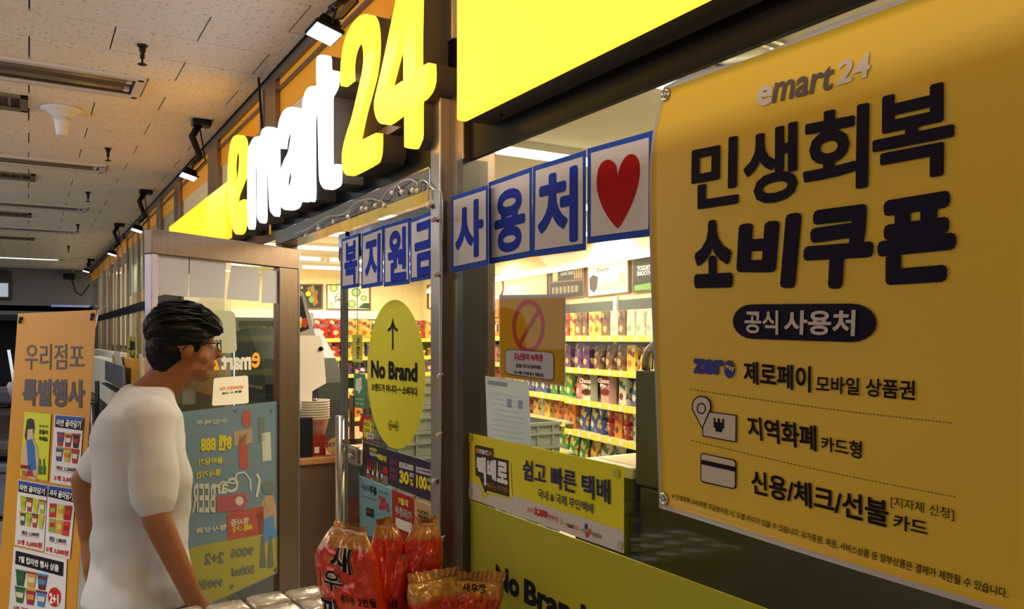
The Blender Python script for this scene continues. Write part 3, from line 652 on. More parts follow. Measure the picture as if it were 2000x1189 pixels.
# dark blue promotion poster
kp = K(700, 860, 6.606)
R, P = poster('promotion_poster', 'dark navy promotion poster with yellow 30% and 100 on the glass door', 'poster', G, kp((62, 15), (1000, 300), (1003, 815), (62, 440)), mat('poster_navy', (44, 32, 66), .35))
P.quad(kp((142, 85), (238, 112), (238, 155), (142, 125)), yink, 1, r=.4, asp=1.5); P.text('이마트24', kp((150, 95), (230, 118), (230, 146), (150, 122)), INK, .02, 2)
P.text('네캔모여서', kp((145, 140), (245, 170), (245, 225), (145, 190)), white, .03, 2); P.text('9천원이지', kp((245, 165), (362, 205), (362, 285), (245, 240)), yink, .06, 2)
for i, (cx_, col) in enumerate(((122, (200, 60, 30)), (152, (205, 70, 30)), (185, (196, 60, 34)), (213, (60, 120, 50)), (243, (190, 160, 60)), (272, (110, 100, 90)), (300, (80, 90, 110)))):
    m = mat('bottle_print_%d' % i, col, .5); dy = (cx_-122)*.33
    P.quad(kp((cx_-12, 330+dy), (cx_+12, 337+dy), (cx_+12, 475+dy), (cx_-12, 465+dy)), m, 2, name='bottle_print'); P.quad(kp((cx_-5, 240+dy), (cx_+5, 243+dy), (cx_+5, 337+dy), (cx_-5, 330+dy)), m, 2, name='bottle_print')
    P.quad(kp((cx_-12, 370+dy), (cx_+12, 377+dy), (cx_+12, 430+dy), (cx_-12, 420+dy)), navy if i % 2 else white, 3)
P.quad(kp((315, 330), (380, 350), (380, 440), (315, 420)), red, 2); P.quad(kp((310, 440), (380, 460), (380, 570), (310, 545)), mat('food_print', (150, 120, 96), .5), 2)
for i, (t, y) in enumerate((('신한카드', 235), ('결제시', 335), ('진행중', 425))): P.text(t, kp((402, y), (500, y+30), (500, y+95), (402, y+65)), mat('ink_pink', (180, 84, 130), .5), .0, 2)
P.quad(kp((525, 272), (710, 322), (710, 395), (525, 345)), mat('chip_grey', (196, 196, 206), .5), 1, r=.12, asp=2.4); P.ell(kp((560, 305))[0], 2.4, 2.4, mat('ink_orange', (240, 150, 40), .5), 2); P.ell(kp((615, 320))[0], 1.4, 2.4, mat('ink_blue', (50, 80, 180), .5), 2); P.ell(kp((678, 337))[0], 2.6, 2, yink, 2)
P.quad(kp((742, 332), (938, 385), (938, 460), (742, 408)), mat('chip_grey', (196, 196, 206)), 1, r=.12, asp=2.4); P.ring(kp((770, 375))[0], 2, 3, .7, 1, red, 2); P.text('CJ ONE 포인트', kp((792, 362), (930, 400), (930, 442), (792, 400)), INK, .02, 2)
P.text('30', kp((527, 375), (655, 410), (655, 575), (527, 545)), yink, .06, 2); P.text('할인', kp((660, 408), (715, 425), (715, 480), (660, 465)), white, .03, 2); P.text('%', kp((662, 488), (710, 500), (710, 595), (662, 580)), yink, .03, 2)
P.text('100', kp((745, 435), (885, 475), (885, 648), (745, 610)), yink, .06, 2); P.text('적립', kp((888, 480), (940, 495), (940, 548), (888, 535)), white, .03, 2); P.text('배', kp((888, 560), (940, 575), (940, 668), (888, 652)), yink, .04, 2); P.text('드링크', kp((925, 322), (985, 338), (985, 360), (925, 345)), white, 0, 2)
P.finish()
R, P = poster('promotion_poster', 'pale blue drinks poster with a red 20% low on the glass door', 'poster', G, kp((5, 455), (425, 622), (428, 1300), (20, 1200)), mat('poster_blue', (120, 172, 190), .4))
P.text('이달의', kp((38, 560), (135, 590), (135, 665), (38, 630)), INK, .01); P.text('주류', kp((143, 575), (235, 612), (235, 720), (143, 685)), INK, .04); P.text('20', kp((262, 700), (352, 735), (352, 915), (262, 880)), red, .05); P.text('%', kp((355, 800), (398, 815), (398, 935), (355, 920)), red, .02)
P.quad(kp((100, 860), (200, 890), (200, 1000), (100, 965)), BLACKM, 1); P.text('할인행사', kp((110, 885), (190, 910), (190, 960), (110, 935)), mat('ink_gold', (150, 130, 60), .5), .0, 2); P.text('최대 20%', kp((262, 640), (390, 680), (390, 710), (262, 672)), navy, 0)
P.text('기간 할인 행사', kp((40, 695), (235, 760), (235, 790), (40, 725)), mat('ink_dim_red', (170, 70, 80), .5), .02); P.finish()
R, P = poster('promotion_poster', 'red drinks poster with yellow and white Korean headline on the glass door', 'poster', G, kp((432, 625), (720, 745), (722, 1400), (432, 1300)), mat('poster_red', (168, 34, 36), .4))
P.text('7월의', kp((512, 722), (640, 768), (640, 865), (512, 812)), yink, .04); P.text('주류특가', kp((478, 835), (692, 925), (692, 1055), (478, 945)), white, .07); P.text('주류특가', kp((486, 845), (684, 930), (684, 1045), (486, 940)), mat('ink_maroon', (110, 20, 24), .5), .0, 3)
P.quad(kp((480, 990), (690, 1070), (690, 1200), (480, 1120)), white, 1); P.finish()
R, P = poster('promotion_poster', 'tan poster with blue Korean lettering beside the door jamb', 'poster', G, kp((722, 757), (992, 860), (992, 1500), (722, 1400)), mat('poster_tan', (206, 170, 118), .4))
P.quad(kp((765, 885), (912, 935), (912, 975), (765, 920)), INK, 1, r=.3, asp=3); P.text('최대 20%  30%', kp((775, 893), (905, 938), (905, 966), (775, 915)), yink, .02, 2); P.text('신선다원', kp((758, 935), (960, 1015), (960, 1130), (758, 1040)), INK, .09, 2); P.text('신선다원', kp((765, 945), (953, 1018), (953, 1115), (765, 1035)), mat('ink_blue', (50, 80, 180)), .02, 3); P.finish()

# ================================================================ BLUE-BORDERED PAPER SHEETS
sheetm = mat('sheet_paper', (206, 196, 194), .55); bb = mat('sheet_blue', (44, 78, 174), .7, spec=.1); glyph = mat('glyph_blue', (30, 54, 164), .7, spec=.1)
def bsheet(ch, q, pl, lab, gm=glyph, glab=None, pad=.03, gq=None):
    R, P = poster('lettered_sheet', lab, 'paper', pl, q, bb, 'blue bordered letter sheets', th=.001)
    def ins(a, b, c_, d):
        def f(u, v):
            top = (q[0][0]*(1-u)+q[1][0]*u, q[0][1]*(1-u)+q[1][1]*u); bot = (q[3][0]*(1-u)+q[2][0]*u, q[3][1]*(1-u)+q[2][1]*u)
            return (top[0]*(1-v)+bot[0]*v, top[1]*(1-v)+bot[1]*v)
        return [f(a, b), f(c_, b), f(c_, d), f(a, d)]
    P.quad(ins(.055, .055, .945, .93), sheetm, 1, 'field')
    P.text(ch, ins(*(gq or (.13, .14, .87, .88))), gm, .04, 2, 'character', 4) if ch != 'heart' else None
    return R, P
SL = [('복', kb((140, 605), (318, 545), (318, 1085), (140, 1115))), ('지', kb((345, 552), (560, 468), (557, 1072), (340, 1105))), ('원', kb((565, 468), (824, 392), (826, 1055), (566, 1085))), ('금', kb((828, 412), (1116, 298), (1118, 992), (834, 1040)))]
pd = FY(-.024)
for i, (ch, q) in enumerate(SL):
    R, P = bsheet(ch, q, pd, 'white sheet with blue Korean syllable %s on the door, %s' % (ch, ['hanging at the door edge', 'second of four on the door', 'third of four on the door', 'beside the door jamb'][i]), gq=(.16, .1, .88, .93)); P.finish()
ks = K(860, 240, 3.716); pw = FY(-.004)
SR = [('사', ks((80, 537), (345, 450), (347, 1030), (82, 1083)), (.1, .13, .87, .87)), ('용', ks((350, 432), (664, 320), (665, 970), (354, 1025)), (.13, .16, .84, .9)), ('처', ks((672, 317), (1055, 198), (1056, 922), (664, 972)), (.1, .12, .85, .9))]
for i, (ch, q, gq) in enumerate(SR):
    R, P = bsheet(ch, q, FY(-.026) if i == 0 else FY(-.006), 'white sheet with blue Korean syllable %s taped on the shop window, %s' % (ch, ['next to the column', 'between its neighbours', 'next to the heart sheet'][i]), gq=gq); P.finish()
R, P = bsheet('heart', ks((1068, 187), (1540, 55), (1536, 820), (1066, 877)), pw, 'white sheet with a big red heart taped on the window beside the yellow banner')
P.poly(smooth_outline(ks((1286, 380), (1278, 315), (1250, 278), (1215, 266), (1175, 285), (1148, 330), (1136, 400), (1136, 470), (1150, 540), (1180, 620), (1225, 695), (1270, 750), (1290, 762), (1312, 735), (1355, 660), (1400, 560), (1432, 460), (1447, 370), (1445, 290), (1420, 240), (1385, 226), (1345, 245), (1310, 300), (1292, 355)), 3), mat('heart_red', (168, 14, 14), .7, spec=.1), 2, 'heart'); P.finish()

# ================================================================ WINDOW STICKERS
kw = K(900, 480, 4.2475)
R, P = poster('warning_poster', 'square yellow warning poster with a red prohibition ring in a clear sleeve on the window', 'poster', pw, kw((318, 408), (868, 402), (862, 1165), (322, 1085)), sheetm)
P.quad(kw((323, 435), (858, 430), (852, 1150), (328, 1078)), mat('poster_mustard', (216, 158, 8), .7, spec=.08), 1)
P.ring(kw((560, 665))[0], 133/4.2475, 222/4.2475, 26/4.2475, 40/4.2475, red, 2, slope=-.03); P.line(kw((650, 525), (470, 835)), 6, red, 3)
P.quad(kw((368, 855), (772, 882), (772, 1120), (368, 1062)), INK, 3, r=.12, asp=1.5); P.quad(kw((372, 860), (768, 887), (768, 1114), (372, 1057)), sheetm, 4, r=.12, asp=1.5)
P.text('도난방지 녹화중', kw((440, 885), (680, 900), (680, 960), (440, 945)), red, .05, 5); P.text('물건을 가져 가지 말아주세요', kw((458, 975), (665, 992), (665, 1028), (458, 1008)), INK, .03, 5); P.text('도난 적발 시 처벌 될 수 있습니다.', kw((440, 1032), (688, 1056), (688, 1090), (440, 1060)), INK, .03, 5); P.finish()
sheet('sleeve', pw, kw((300, 380), (890, 372), (880, 1190), (305, 1105)), CLEAR, R, .001, off=.007)
kx = K(900, 720, 4.955)
pale = translucent('thin_paper', (198, 206, 212), .5, see=.12)
R, P = poster('notice_sheet', 'plain pale grey notice sheet seen from its back below the warning poster', 'paper', FY(-.002), kx((235, 70), (650, 130), (682, 745), (258, 665)), pale)
gk = mat('ink_faint', (150, 160, 172), .6)
P.quad(kx((262, 110), (450, 135), (450, 178), (262, 150)), gk, 1)
for i in range(9):
    y = 235+i*50; P.quad(kx((320-i*2, y), (600, y+45), (600, y+49), (320-i*2, y+4)), gk, 1)
P.quad(kx((448, 290), (492, 296), (492, 380), (448, 372)), gk, 2); P.quad(kx((555, 305), (597, 310), (597, 392), (555, 384)), gk, 2); P.finish()
# parcel service sign
k5 = K(910, 840, 4.953)
R, P = poster('parcel_sign', 'wide yellow and white parcel service sign stuck across the window', 'sign', pw, k5((5, 22), (1525, 350), (1525, 1190), (8, 650)), mat('sign_film_yellow', (226, 214, 36), .35))
P.poly(k5((7, 488), (130, 520), (165, 640), (190, 672), (225, 618), (438, 665), (444, 625), (1525, 972), (1525, 1190), (8, 650)), mat('sign_film_white', (208, 200, 188), .4), 1)
P.poly(k5((88, 140), (262, 178), (268, 255), (430, 300), (448, 655), (210, 600), (188, 640), (122, 455), (85, 440)), yink, 2)
P.poly(k5((100, 142), (262, 178), (262, 258), (412, 292), (420, 645), (205, 585), (186, 612), (128, 452), (92, 438), (86, 150)), mat('badge_brown', (52, 42, 34), .5), 3)
P.text('e', k5((98, 165), (126, 172), (126, 222), (98, 216)), mat('ink_orange', (240, 150, 40)), .02, 4); P.text('mart', k5((128, 172), (210, 190), (210, 245), (128, 222)), white, .03, 4); P.text('24', k5((212, 195), (250, 202), (250, 248), (212, 242)), mat('ink_orange', (240, 150, 40)), .03, 4)
P.text('택', k5((104, 245), (192, 265), (192, 470), (104, 440)), white, .05, 4); P.text('배', k5((205, 272), (292, 290), (292, 495), (205, 470)), white, .05, 4); P.text('로', k5((300, 295), (404, 318), (404, 530), (300, 498)), white, .05, 4)
P.poly(k5((176, 400), (196, 404), (194, 510), (203, 512), (185, 545), (168, 505), (178, 508)), white, 4)
P.text('택배는 여기로!', k5((205, 500), (408, 555), (408, 610), (205, 560)), mat('ink_ochre', (170, 110, 36), .5), .02, 4)
NV = mat('ink_navy', (34, 34, 88))
P.text('쉽고', k5((548, 278), (772, 330), (770, 532), (550, 478)), NV, .024, 4); P.text('빠른', k5((820, 342), (1062, 398), (1062, 620), (820, 552)), NV, .024, 4); P.text('택배', k5((1118, 418), (1392, 480), (1392, 718), (1118, 645)), NV, .024, 4)
P.text('국내 & 국제 무인택배', k5((695, 562), (1228, 712), (1228, 812), (695, 655)), NV, .015, 4)
P.text('최저', k5((588, 742), (655, 760), (655, 808), (588, 792)), red, .0, 4); P.text('3,200', k5((660, 745), (785, 785), (785, 862), (660, 825)), red, .05, 4); P.text('원부터', k5((788, 805), (888, 838), (888, 895), (788, 860)), red, .01, 4)
P.quad(k5((917, 850), (921, 851), (926, 918), (922, 917)), INK, 4); P.text('e', k5((958, 885), (980, 892), (980, 928), (958, 922)), mat('ink_orange', (240, 150, 40)), .02, 4); P.text('mart', k5((982, 895), (1045, 915), (1045, 958), (982, 938)), INK, .02, 4); P.text('24', k5((1046, 918), (1083, 930), (1083, 968), (1046, 955)), mat('ink_orange', (240, 150, 40)), .03, 4)
P.text('x', k5((1098, 955), (1112, 958), (1112, 972), (1098, 968)), INK, 0, 4); P.text('CJ', k5((1120, 950), (1155, 962), (1155, 1002), (1120, 990)), INK, .01, 4)
P.ell(k5((1160, 932))[0], 2.9, 5.8, mat('petal_blue', (40, 70, 150), .5), 4); P.ell(k5((1193, 980))[0], 3.2, 5.8, mat('petal_orange', (206, 90, 40), .5), 4); P.ell(k5((1171, 1008))[0], 2.9, 5.8, mat('petal_red', (190, 36, 36), .5), 4)
P.text('대한통운', k5((1215, 985), (1312, 1010), (1312, 1052), (1215, 1025)), INK, .01, 4)
ft = mat('tape_dot', (190, 186, 70), .4)
for x, y in ((30, 70), (1455, 420), (28, 600), (1485, 1118)): P.ell(k5((x, y))[0], 5.5, 9.5, ft if y < 500 else mat('tape_dot_grey', (176, 180, 166), .4), 5, 'tape')
P.finish()
# lower yellow film with No Brand
zf = 1.193
R = root('window_film', (-.3, 0, .3), 'yellow green film covering the lower shop window, with big black lettering', 'film')
box('film', (sx(909), -.0025, .3), (wR, -.0005, zf), mat('film_olive', (178, 174, 36), .45, spec=.3), R)
kn = K(900, 900, 4.115); P = Prints(FY(-.0025), R, base=.0003)
P.text('No', kn((280, 828), (468, 905), (468, 1112), (280, 1018)), INK, .045); P.text('Brand', kn((507, 940), (1005, 1163), (1005, 1390), (507, 1138)), INK, .045); P.finish()
# ================================================================ OPEN DOOR LEAF
hz = 3.502; fz = 2.844
H0 = C((577-1000)/FPX*hz, hz); H1 = C((289-1000)/FPX*fz, fz); dv = (H0-H1); LW = dv.length; dv.normalize()
nrm = Vector((dv.y, -dv.x, 0)); 
if nrm.dot(CAM-H0) < 0: nrm = -nrm
DP = Plane(H0, nrm)
D1 = root('open_glass_door', H0, 'steel framed glass door leaf standing open behind the walking man', 'door')
a_ang = math.atan2(dv.y, dv.x); DM = Matrix.Translation(H1) @ Matrix.Rotation(a_ang, 4, 'Z')   # local x: free edge -> hinge
def dbox(name, x0, x1, y0, y1, z0, z1, m, bev=.003, parent=None):
    bm = bmesh.new(); bm_box(bm, (x0, y0, z0), (x1, y1, z1), bev, DM); return worldify(name, bm_me(bm), m, parent or D1)
zt = CAMZ+.387; steel2 = mat('door_steel', (116, 101, 92), .3, .9, noise_s=24, noise_a=.1, stretch=(8, 8, .3))
dbox('top_rail', 0, LW, -.02, .02, zt-.088, zt, steel2)
dbox('hinge_stile', LW-.115, LW, -.018, .018, .02, zt-.088, steel2)
dbox('hinge_edge', LW-.004, LW+.008, -.02, .02, .02, zt, mat('edge_grey', (120, 122, 124)))
dbox('free_stile', 0, .028, -.018, .018, .02, zt-.088, mat('lilac_aluminium', (186, 178, 196), .35, .5))
dbox('bottom_rail', .028, LW-.115, -.018, .018, .02, .14, steel2)
dbox('pane', .028, LW-.115, -.004, .004, .14, zt-.088, GLASS, 0)
k7 = K(280, 440, 3.715); k8 = K(360, 740, 2.647); DPf = Plane(H0+nrm*.006, nrm); wl = translucent('backlit_paper', (214, 212, 212), .45)
for q, lab in ((k7((60, 205), (330, 240), (322, 520), (60, 490)), 'leftmost'), (k7((338, 242), (600, 270), (588, 528), (335, 518)), 'second'), (k7((640, 290), (845, 315), (840, 552), (603, 535)), 'third'), (k7((870, 320), (1068, 345), (1055, 568), (858, 562)), 'rightmost')):
    R, P = poster('paper_sheet', 'blank sheet back taped under the top rail of the open door, %s of four' % lab, 'paper', DPf, q, wl, 'blank sheets on the open door')
R, P = poster('square_sticker', 'pale square sticker back behind the head of the walking man', 'sticker', DPf, k7((430, 615), (665, 622), (680, 925), (450, 925)), translucent('backlit_card', (206, 206, 178), .4), r=.12, asp=.8)
# shop name seen from behind through the pane: mirrored
yo = mat('ink_amber', (226, 160, 40), .5); pw2 = mat('ink_pale', (206, 204, 188), .5)
R = root('mirrored_name_sticker', DPf(465, 705), 'white and amber shop name lettering seen mirrored through the open door glass', 'sticker'); P = Prints(DPf, R, base=.0005)
P.text('e', k7((848, 922), (788, 920), (784, 1032), (846, 1035)), yo, .02, 1)
P.text('mart', k7((782, 935), (560, 945), (565, 1050), (782, 1050)), pw2, .05, 1); P.text('24', k7((552, 925), (470, 930), (478, 1050), (552, 1050)), yo, .05, 1); P.finish()
R, P = poster('price_card', 'small cream rounded card with an orange line behind the glass beside the mans face', 'card', DPf, k7((512, 1108), (760, 1088), (765, 1290), (498, 1310)), mat('card_cream', (224, 218, 196), .5), r=.08, asp=1.2)
P.text('네이버페이 가능', k7((728, 1158), (552, 1172), (552, 1200), (728, 1188)), mat('ink_orange_dim', (222, 150, 90), .5), .04); P.text('결제 시 사용', k7((715, 1195), (570, 1212), (570, 1228), (715, 1212)), INK, .03); P.finish()
# big translucent promotion poster, seen from the back
pb = translucent('poster_back_blue', (128, 150, 160), .5, see=.2); pyb = translucent('poster_back_yellow', (188, 178, 84), .5, see=.1)
q = k8((-60, 175), (485, 113), (490, 1000), (-60, 1255))
R, P = poster('translucent_poster', 'large blue and yellow poster seen from its back through the open door glass', 'poster', DPf, q, pb)
g1 = translucent('back_yellow', (196, 184, 60), .3); g2 = translucent('back_white', (190, 188, 170), .3); g3 = translucent('back_pink', (160, 86, 96), .3); g4 = translucent('back_red', (168, 84, 70), .3); g5 = translucent('back_grey', (104, 112, 104), .3); g6 = translucent('back_skin', (170, 142, 112), .3)
P.poly(k8((-60, 905), (85, 860), (220, 835), (370, 800), (488, 810), (490, 995), (-60, 1250)), pyb, 1)
def mt(t, x0, x1, y0, y1, m, b=.04, sl=-.13, lay=3):
    f = lambda x, y: (x, y+sl*(x-x0)); P.text(t, k8(f(x1, y0), f(x0, y0), f(x0, y1), f(x1, y1)), m, b, lay)
mt('수입맥주', 60, 225, 215, 240, g2, .02, -.08); mt('8캔 888', 85, 245, 295, 380, g1, .06, -.08); mt('골라담기', 75, 200, 415, 450, g1); mt('행사기간', 60, 190, 480, 515, g1)
P.quad(k8((385, 200), (415, 198), (415, 320), (385, 320)), g5, 2); P.quad(k8((400, 280), (445, 272), (450, 420), (405, 425)), g2, 2); P.quad(k8((280, 290), (325, 280), (330, 460), (285, 465)), g4, 2); P.quad(k8((255, 270), (350, 255), (352, 330), (258, 345)), g6, 2); P.ell(k8((322, 205))[0], 9, 17, g4, 2)
P.line(k8((170, 560), (200, 530), (262, 540), (270, 490), (310, 480), (340, 520), (345, 580)), 3.2, g2, 3); P.line(k8((375, 490), (390, 520), (375, 610)), 5, g2, 3)
mt('Can', 150, 280, 520, 600, g2, .03); P.poly(k8((165, 610), (320, 585), (328, 640), (300, 680), (170, 690)), g3, 2); mt('BEER', 40, 160, 540, 690, g2, .02, .0); P.ell(k8((285, 630))[0], 8, 9, g2, 3)
P.quad(k8((220, 695), (410, 655), (412, 800), (225, 835)), g4, 2); mt('행사중', 240, 335, 725, 765, g2, .03); mt('특가', 245, 355, 765, 795, g1, .03)
mt('9005', 240, 358, 880, 925, g5, .04); mt('500ml', 245, 362, 975, 1020, g5, .04); mt('2+2', 105, 205, 900, 960, g5, .04, -.1); mt('행사상품', 60, 220, 770, 800, g2, .03); mt('990원', 75, 200, 1040, 1090, g5, .03)
P.poly(k8((372, 700), (395, 650), (420, 600), (455, 600), (476, 660), (478, 780), (440, 850), (395, 850)), g6, 2); P.poly(k8((412, 725), (460, 700), (476, 820), (405, 850)), mat('back_blue_dress', (70, 110, 150), .5), 3); P.ell(k8((435, 560))[0], 12, 14, g5, 3); P.ell(k8((435, 640))[0], 7, 12, g6, 4)
for x in (405, 445): P.quad(k8((x-5, 810), (x+7, 808), (x+20, 880), (x+18, 970), (x-14, 975), (x-12, 885))[:1]+k8((x+7, 808), (x+18, 970), (x-14, 975)), g5, 4)
for x, y in ((455, 160), (268, 160), (245, 1072), (474, 985)): P.ell(k8((x, y))[0], 3.4, 3.8, g5, 5, 'tape')
P.finish()

# ================================================================ YELLOW VINYL BANNER
kA = K(1250, 0, 2.667); kB = K(1250, 380, 2.667); kC = K(1250, 660, 2.248)
yb = -.03; BP = FY(yb)
by = mat('banner_yellow', (232, 188, 54), .42, bump=.12, bump_s=7); bw = mat('banner_edge', (206, 196, 190), .45)
def wr(x, z):
    return .009*noise.noise(Vector((x*2.0, z*2.4, 1.3)))+.001*noise.noise(Vector((x*3+z*2.0, z*2.6, 4.0)))
def disp(v): return Vector((v.x, v.y-.006-wr(v.x, v.z), v.z))
pts_l = [(1300, 171), (1290, 213), (1280, 262), (1275, 320), (1276, 480), (1279, 640), (1283, 800), (1286, 900), (1289, 991)]
def left_px(v):      # v 0 top..1 bottom
    y = 171+v*820
    for (xa_, ya_), (xb_, yb_) in zip(pts_l, pts_l[1:]):
        if y <= yb_: return (xa_+(xb_-xa_)*(y-ya_)/(yb_-ya_), y)
    return pts_l[-1]
wav = lambda u: 5*math.sin(u*9)*(1-u)
def grid(u0, u1, v0, v1, nu, nv, th, off):
    F = []
    for j in range(nv+1):
        for i in range(nu+1):
            u = u0+(u1-u0)*i/nu; v = v0+(v1-v0)*j/nv
            l = left_px(v); r_ = (2035, -104+v*(1222+104))
            wl_ = BP(*l); wr_ = BP(*r_); p = wl_*(1-u)+wr_*u
            if v < .001: p.z += .006*math.sin(u*14)*(1-u)
            p = disp(p); p.y -= off; F.append(p)
    n = len(F); w_ = nu+1; fs = []
    for j in range(nv):
        for i in range(nu): fs.append((j*w_+i, j*w_+i+1, (j+1)*w_+i+1, (j+1)*w_+i))
    B = [p+Vector((0, th, 0)) for p in F]; fs += [tuple(n+k for k in f[::-1]) for f in fs]
    rim = list(range(w_))+[j*w_+nu for j in range(1, nv+1)]+[nv*w_+i for i in range(nu-1, -1, -1)]+[j*w_ for j in range(nv-1, 0, -1)]
    fs += [(a, b, b+n, a+n) for a, b in zip(rim, rim[1:]+rim[:1])]
    return me_from(F+B, fs, True)
RB = root('vinyl_banner', BP(1640, 1090), 'big yellow vinyl banner with dark navy Korean headlines fixed over the shop window', 'banner')
worldify('vinyl', grid(0, 1, 0, 1, 44, 44, .0008, 0), bw, RB)
worldify('printed_field', grid(.012, .992, .008, .989, 44, 44, .0004, .0007), by, RB)
BN = mat('banner_navy', (28, 22, 42), .75, spec=.15); BK = mat('banner_black', (24, 19, 18), .75, spec=.15); BGm = mat('banner_grey', (92, 76, 74), .4); BWm = mat('banner_white', (206, 190, 172), .4)
P = Prints(BP, RB, disp, base=.0024)
P.text('e', kA((622, 445), (700, 437), (688, 545), (602, 560)), BWm, .03); P.text('mart', kA((708, 410), (1020, 335), (1000, 465), (690, 540)), BGm, .02); P.text('24', kA((1040, 318), (1210, 265), (1195, 400), (1020, 448)), BWm, .03)
P.text('민', kA((285, 758), (527, 705), (525, 1060), (283, 1098)), BN, .03); P.text('생', kA((548, 692), (826, 630), (826, 1032), (548, 1088)), BN, .03); P.text('회', kA((855, 600), (1197, 533), (1190, 975), (850, 1030)), BN, .03); P.text('복', kA((1215, 515), (1645, 412), (1640, 905), (1210, 975)), BN, .03)
P.text('소', kB((290, 148), (500, 118), (492, 483), (296, 489)), BN, .055); P.text('비', kB((528, 128), (848, 92), (810, 488), (506, 480)), BN, .055); P.text('쿠', kB((870, 88), (1228, 40), (1210, 488), (842, 492)), BN, .055); P.text('폰', kB((1240, 38), (1658, -30), (1650, 450), (1240, 475)), BN, .055)
P.quad(kB((490, 572), (1238, 566), (1238, 772), (490, 748)), BN, 1, r=.5, asp=3.2)
P.text('공식', kB((552, 603), (724, 603), (724, 730), (550, 720)), BWm, .025, 6); P.text('사용처', kB((757, 603), (1128, 600), (1124, 737), (752, 727)), BWm, .03, 6)
blu = mat('banner_blue', (36, 44, 140), .4)
P.text('zer', kC((240, 88), (376, 97), (374, 165), (238, 156)), blu, .06); P.ell(kC((397, 137))[0], 10.5, 17.5, blu, 1); P.text('Pay', kC((381, 117), (420, 120), (420, 150), (381, 142)), by, .03, 2)
P.text('제로페이', kC((458, 100), (755, 124), (755, 240), (460, 198)), BK, .026); P.text('모바일 상품권', kC((778, 165), (1218, 186), (1218, 274), (776, 236)), BK, .02)
for (ax, ay), (bx, by_) in (((222, 225), (1392, 372)), ((228, 450), (1406, 696))):
    for i in range(72):
        t = i/72; sag = 9*math.sin(math.pi*t); x = ax+(bx-ax)*t; y = ay+(by_-ay)*t+sag; sl = (by_-ay)/(bx-ax); P.quad(kC((x, y-1.6), (x+9, y-1.6+9*sl), (x+9, y+1.6+9*sl), (x, y+1.6)), BK, 1, 'dotted_line')
kc = lambda *p: kC(*p)
P.poly(kc((275, 318), (428, 337), (427, 459), (276, 431)), BK, 1); P.poly(kc((279, 323), (423, 341), (422, 453), (280, 427)), BWm, 2)
def pin(cx_, cy_, r_, tip):
    o = []
    for i in range(25):
        a = math.radians(150+i*240/24); o.append((cx_+r_*math.cos(a), cy_+r_*1.1*math.sin(a)))
    return o+[(cx_+2, tip)]
P.poly(kC(*pin(273, 300, 43, 400)), BK, 3); P.poly(kC(*pin(273, 300, 38, 391)), BWm, 4); P.ring(kC((272, 309))[0], 8.8, 11, 1.9, 2.2, BK, 5)
P.text('₩', kC((325, 350), (373, 355), (373, 415), (325, 408)), BK, .03, 3)
P.text('지역화폐', kC((472, 340), (782, 384), (785, 498), (482, 440)), BK, .026); P.text('카드형', kC((802, 430), (985, 452), (985, 532), (806, 490)), BK, .02)
P.quad(kC((267, 502), (427, 535), (427, 665), (269, 632)), BK, 1, r=.12, asp=1.25); P.quad(kC((271, 507), (422, 539), (422, 659), (273, 627)), BWm, 2, r=.1, asp=1.25); P.quad(kC((272, 533), (422, 565), (422, 586), (272, 553)), BK, 3)
P.text('신용/체크/선불', kC((492, 575), (1103, 712), (1105, 832), (498, 680)), BK, .026); P.text('카드', kC((1127, 768), (1275, 800), (1275, 868), (1125, 832)), BK, .02); P.text('[지자체 신청]', kC((1115, 690), (1392, 747), (1392, 803), (1115, 743)), BK, .0)
P.text('※ 민생회복 소비쿠폰 지급방식은 시, 도별 차이가 있을 수 있습니다. 유가증권, 복권, 서비스상품 등 일부상품은 결제가 제한될 수 있습니다.', kC((145, 680), (1626, 1098), (1622, 1145), (143, 704)), BK, .01, 1, res=2)
P.finish()
for px, py in ((1306, 186), (1300, 973)):
    p = disp(BP(px, py)); Mx = Matrix.Rotation(math.radians(90), 4, 'X')
    bm = bmesh.new(); bm_lathe(bm, [(.0105, 0), (.0115, .002), (.009, .0035), (.0055, .002), (.0055, .0)], Matrix.Translation(p+Vector((0, -.0015, 0))) @ Mx, 24); worldify('grommet', bm_me(bm, True), CHROME, RB)
    bm = bmesh.new(); bm_ball(bm, p+Vector((0, -.003, 0)), (.0048, .003, .0048)); worldify('screw_head', bm_me(bm, True), STEEL, RB)

# ================================================================ STANDING BANNER ON THE LEFT
TR = C(-1.453, 2.80, CAMZ+.098); TL = C(-1.937, 3.145, CAMZ+.106)
fn = C(-.58, -.81)-C(0, 0); fn.z = 0; fn.normalize()      # facing, camera left
lean = .067; wv = (TL-TR); wv.z = 0
pn = (fn + UP*lean).normalized(); SP = Plane(TR, -pn if pn.dot(CAM-TR) < 0 else pn)
st_or = mat('stand_orange', (204, 142, 44), .5); st_gr = mat('stand_grey', (84, 72, 78), .5)
RS = root('standing_banner', C(-1.69, 2.9, 0), 'tall orange yellow standing banner with price sheets left of the walking man', 'banner')
q = [(35, 612), (188, 605), (141, 1250), (-1, 1250)]
b1 = (1.0)
qb = [SP(*p) for p in q]
down = (UP*-1+fn*lean).normalized(); BL = qb[0]+down*1.62; BR = qb[1]+down*1.62
F = [qb[0], qb[1], BR, BL]; me = me_from(F+[p-SP.n*.002 for p in F], [(3, 2, 1, 0), (4, 5, 6, 7)]+[(i, i+4, (i+1) % 4+4, (i+1) % 4) for i in range(4)]); worldify('vinyl', me, st_or, RS)
ctr = sum(F, Vector())/4-SP.n*.03
polem = mat('pole_grey', (110, 110, 115), .3, .8)
for c_ in F: tube('support_rod', [c_-SP.n*.006, ctr], .005, polem, RS, 8)
ft = Vector((ctr.x, ctr.y, 0))-fn*.25
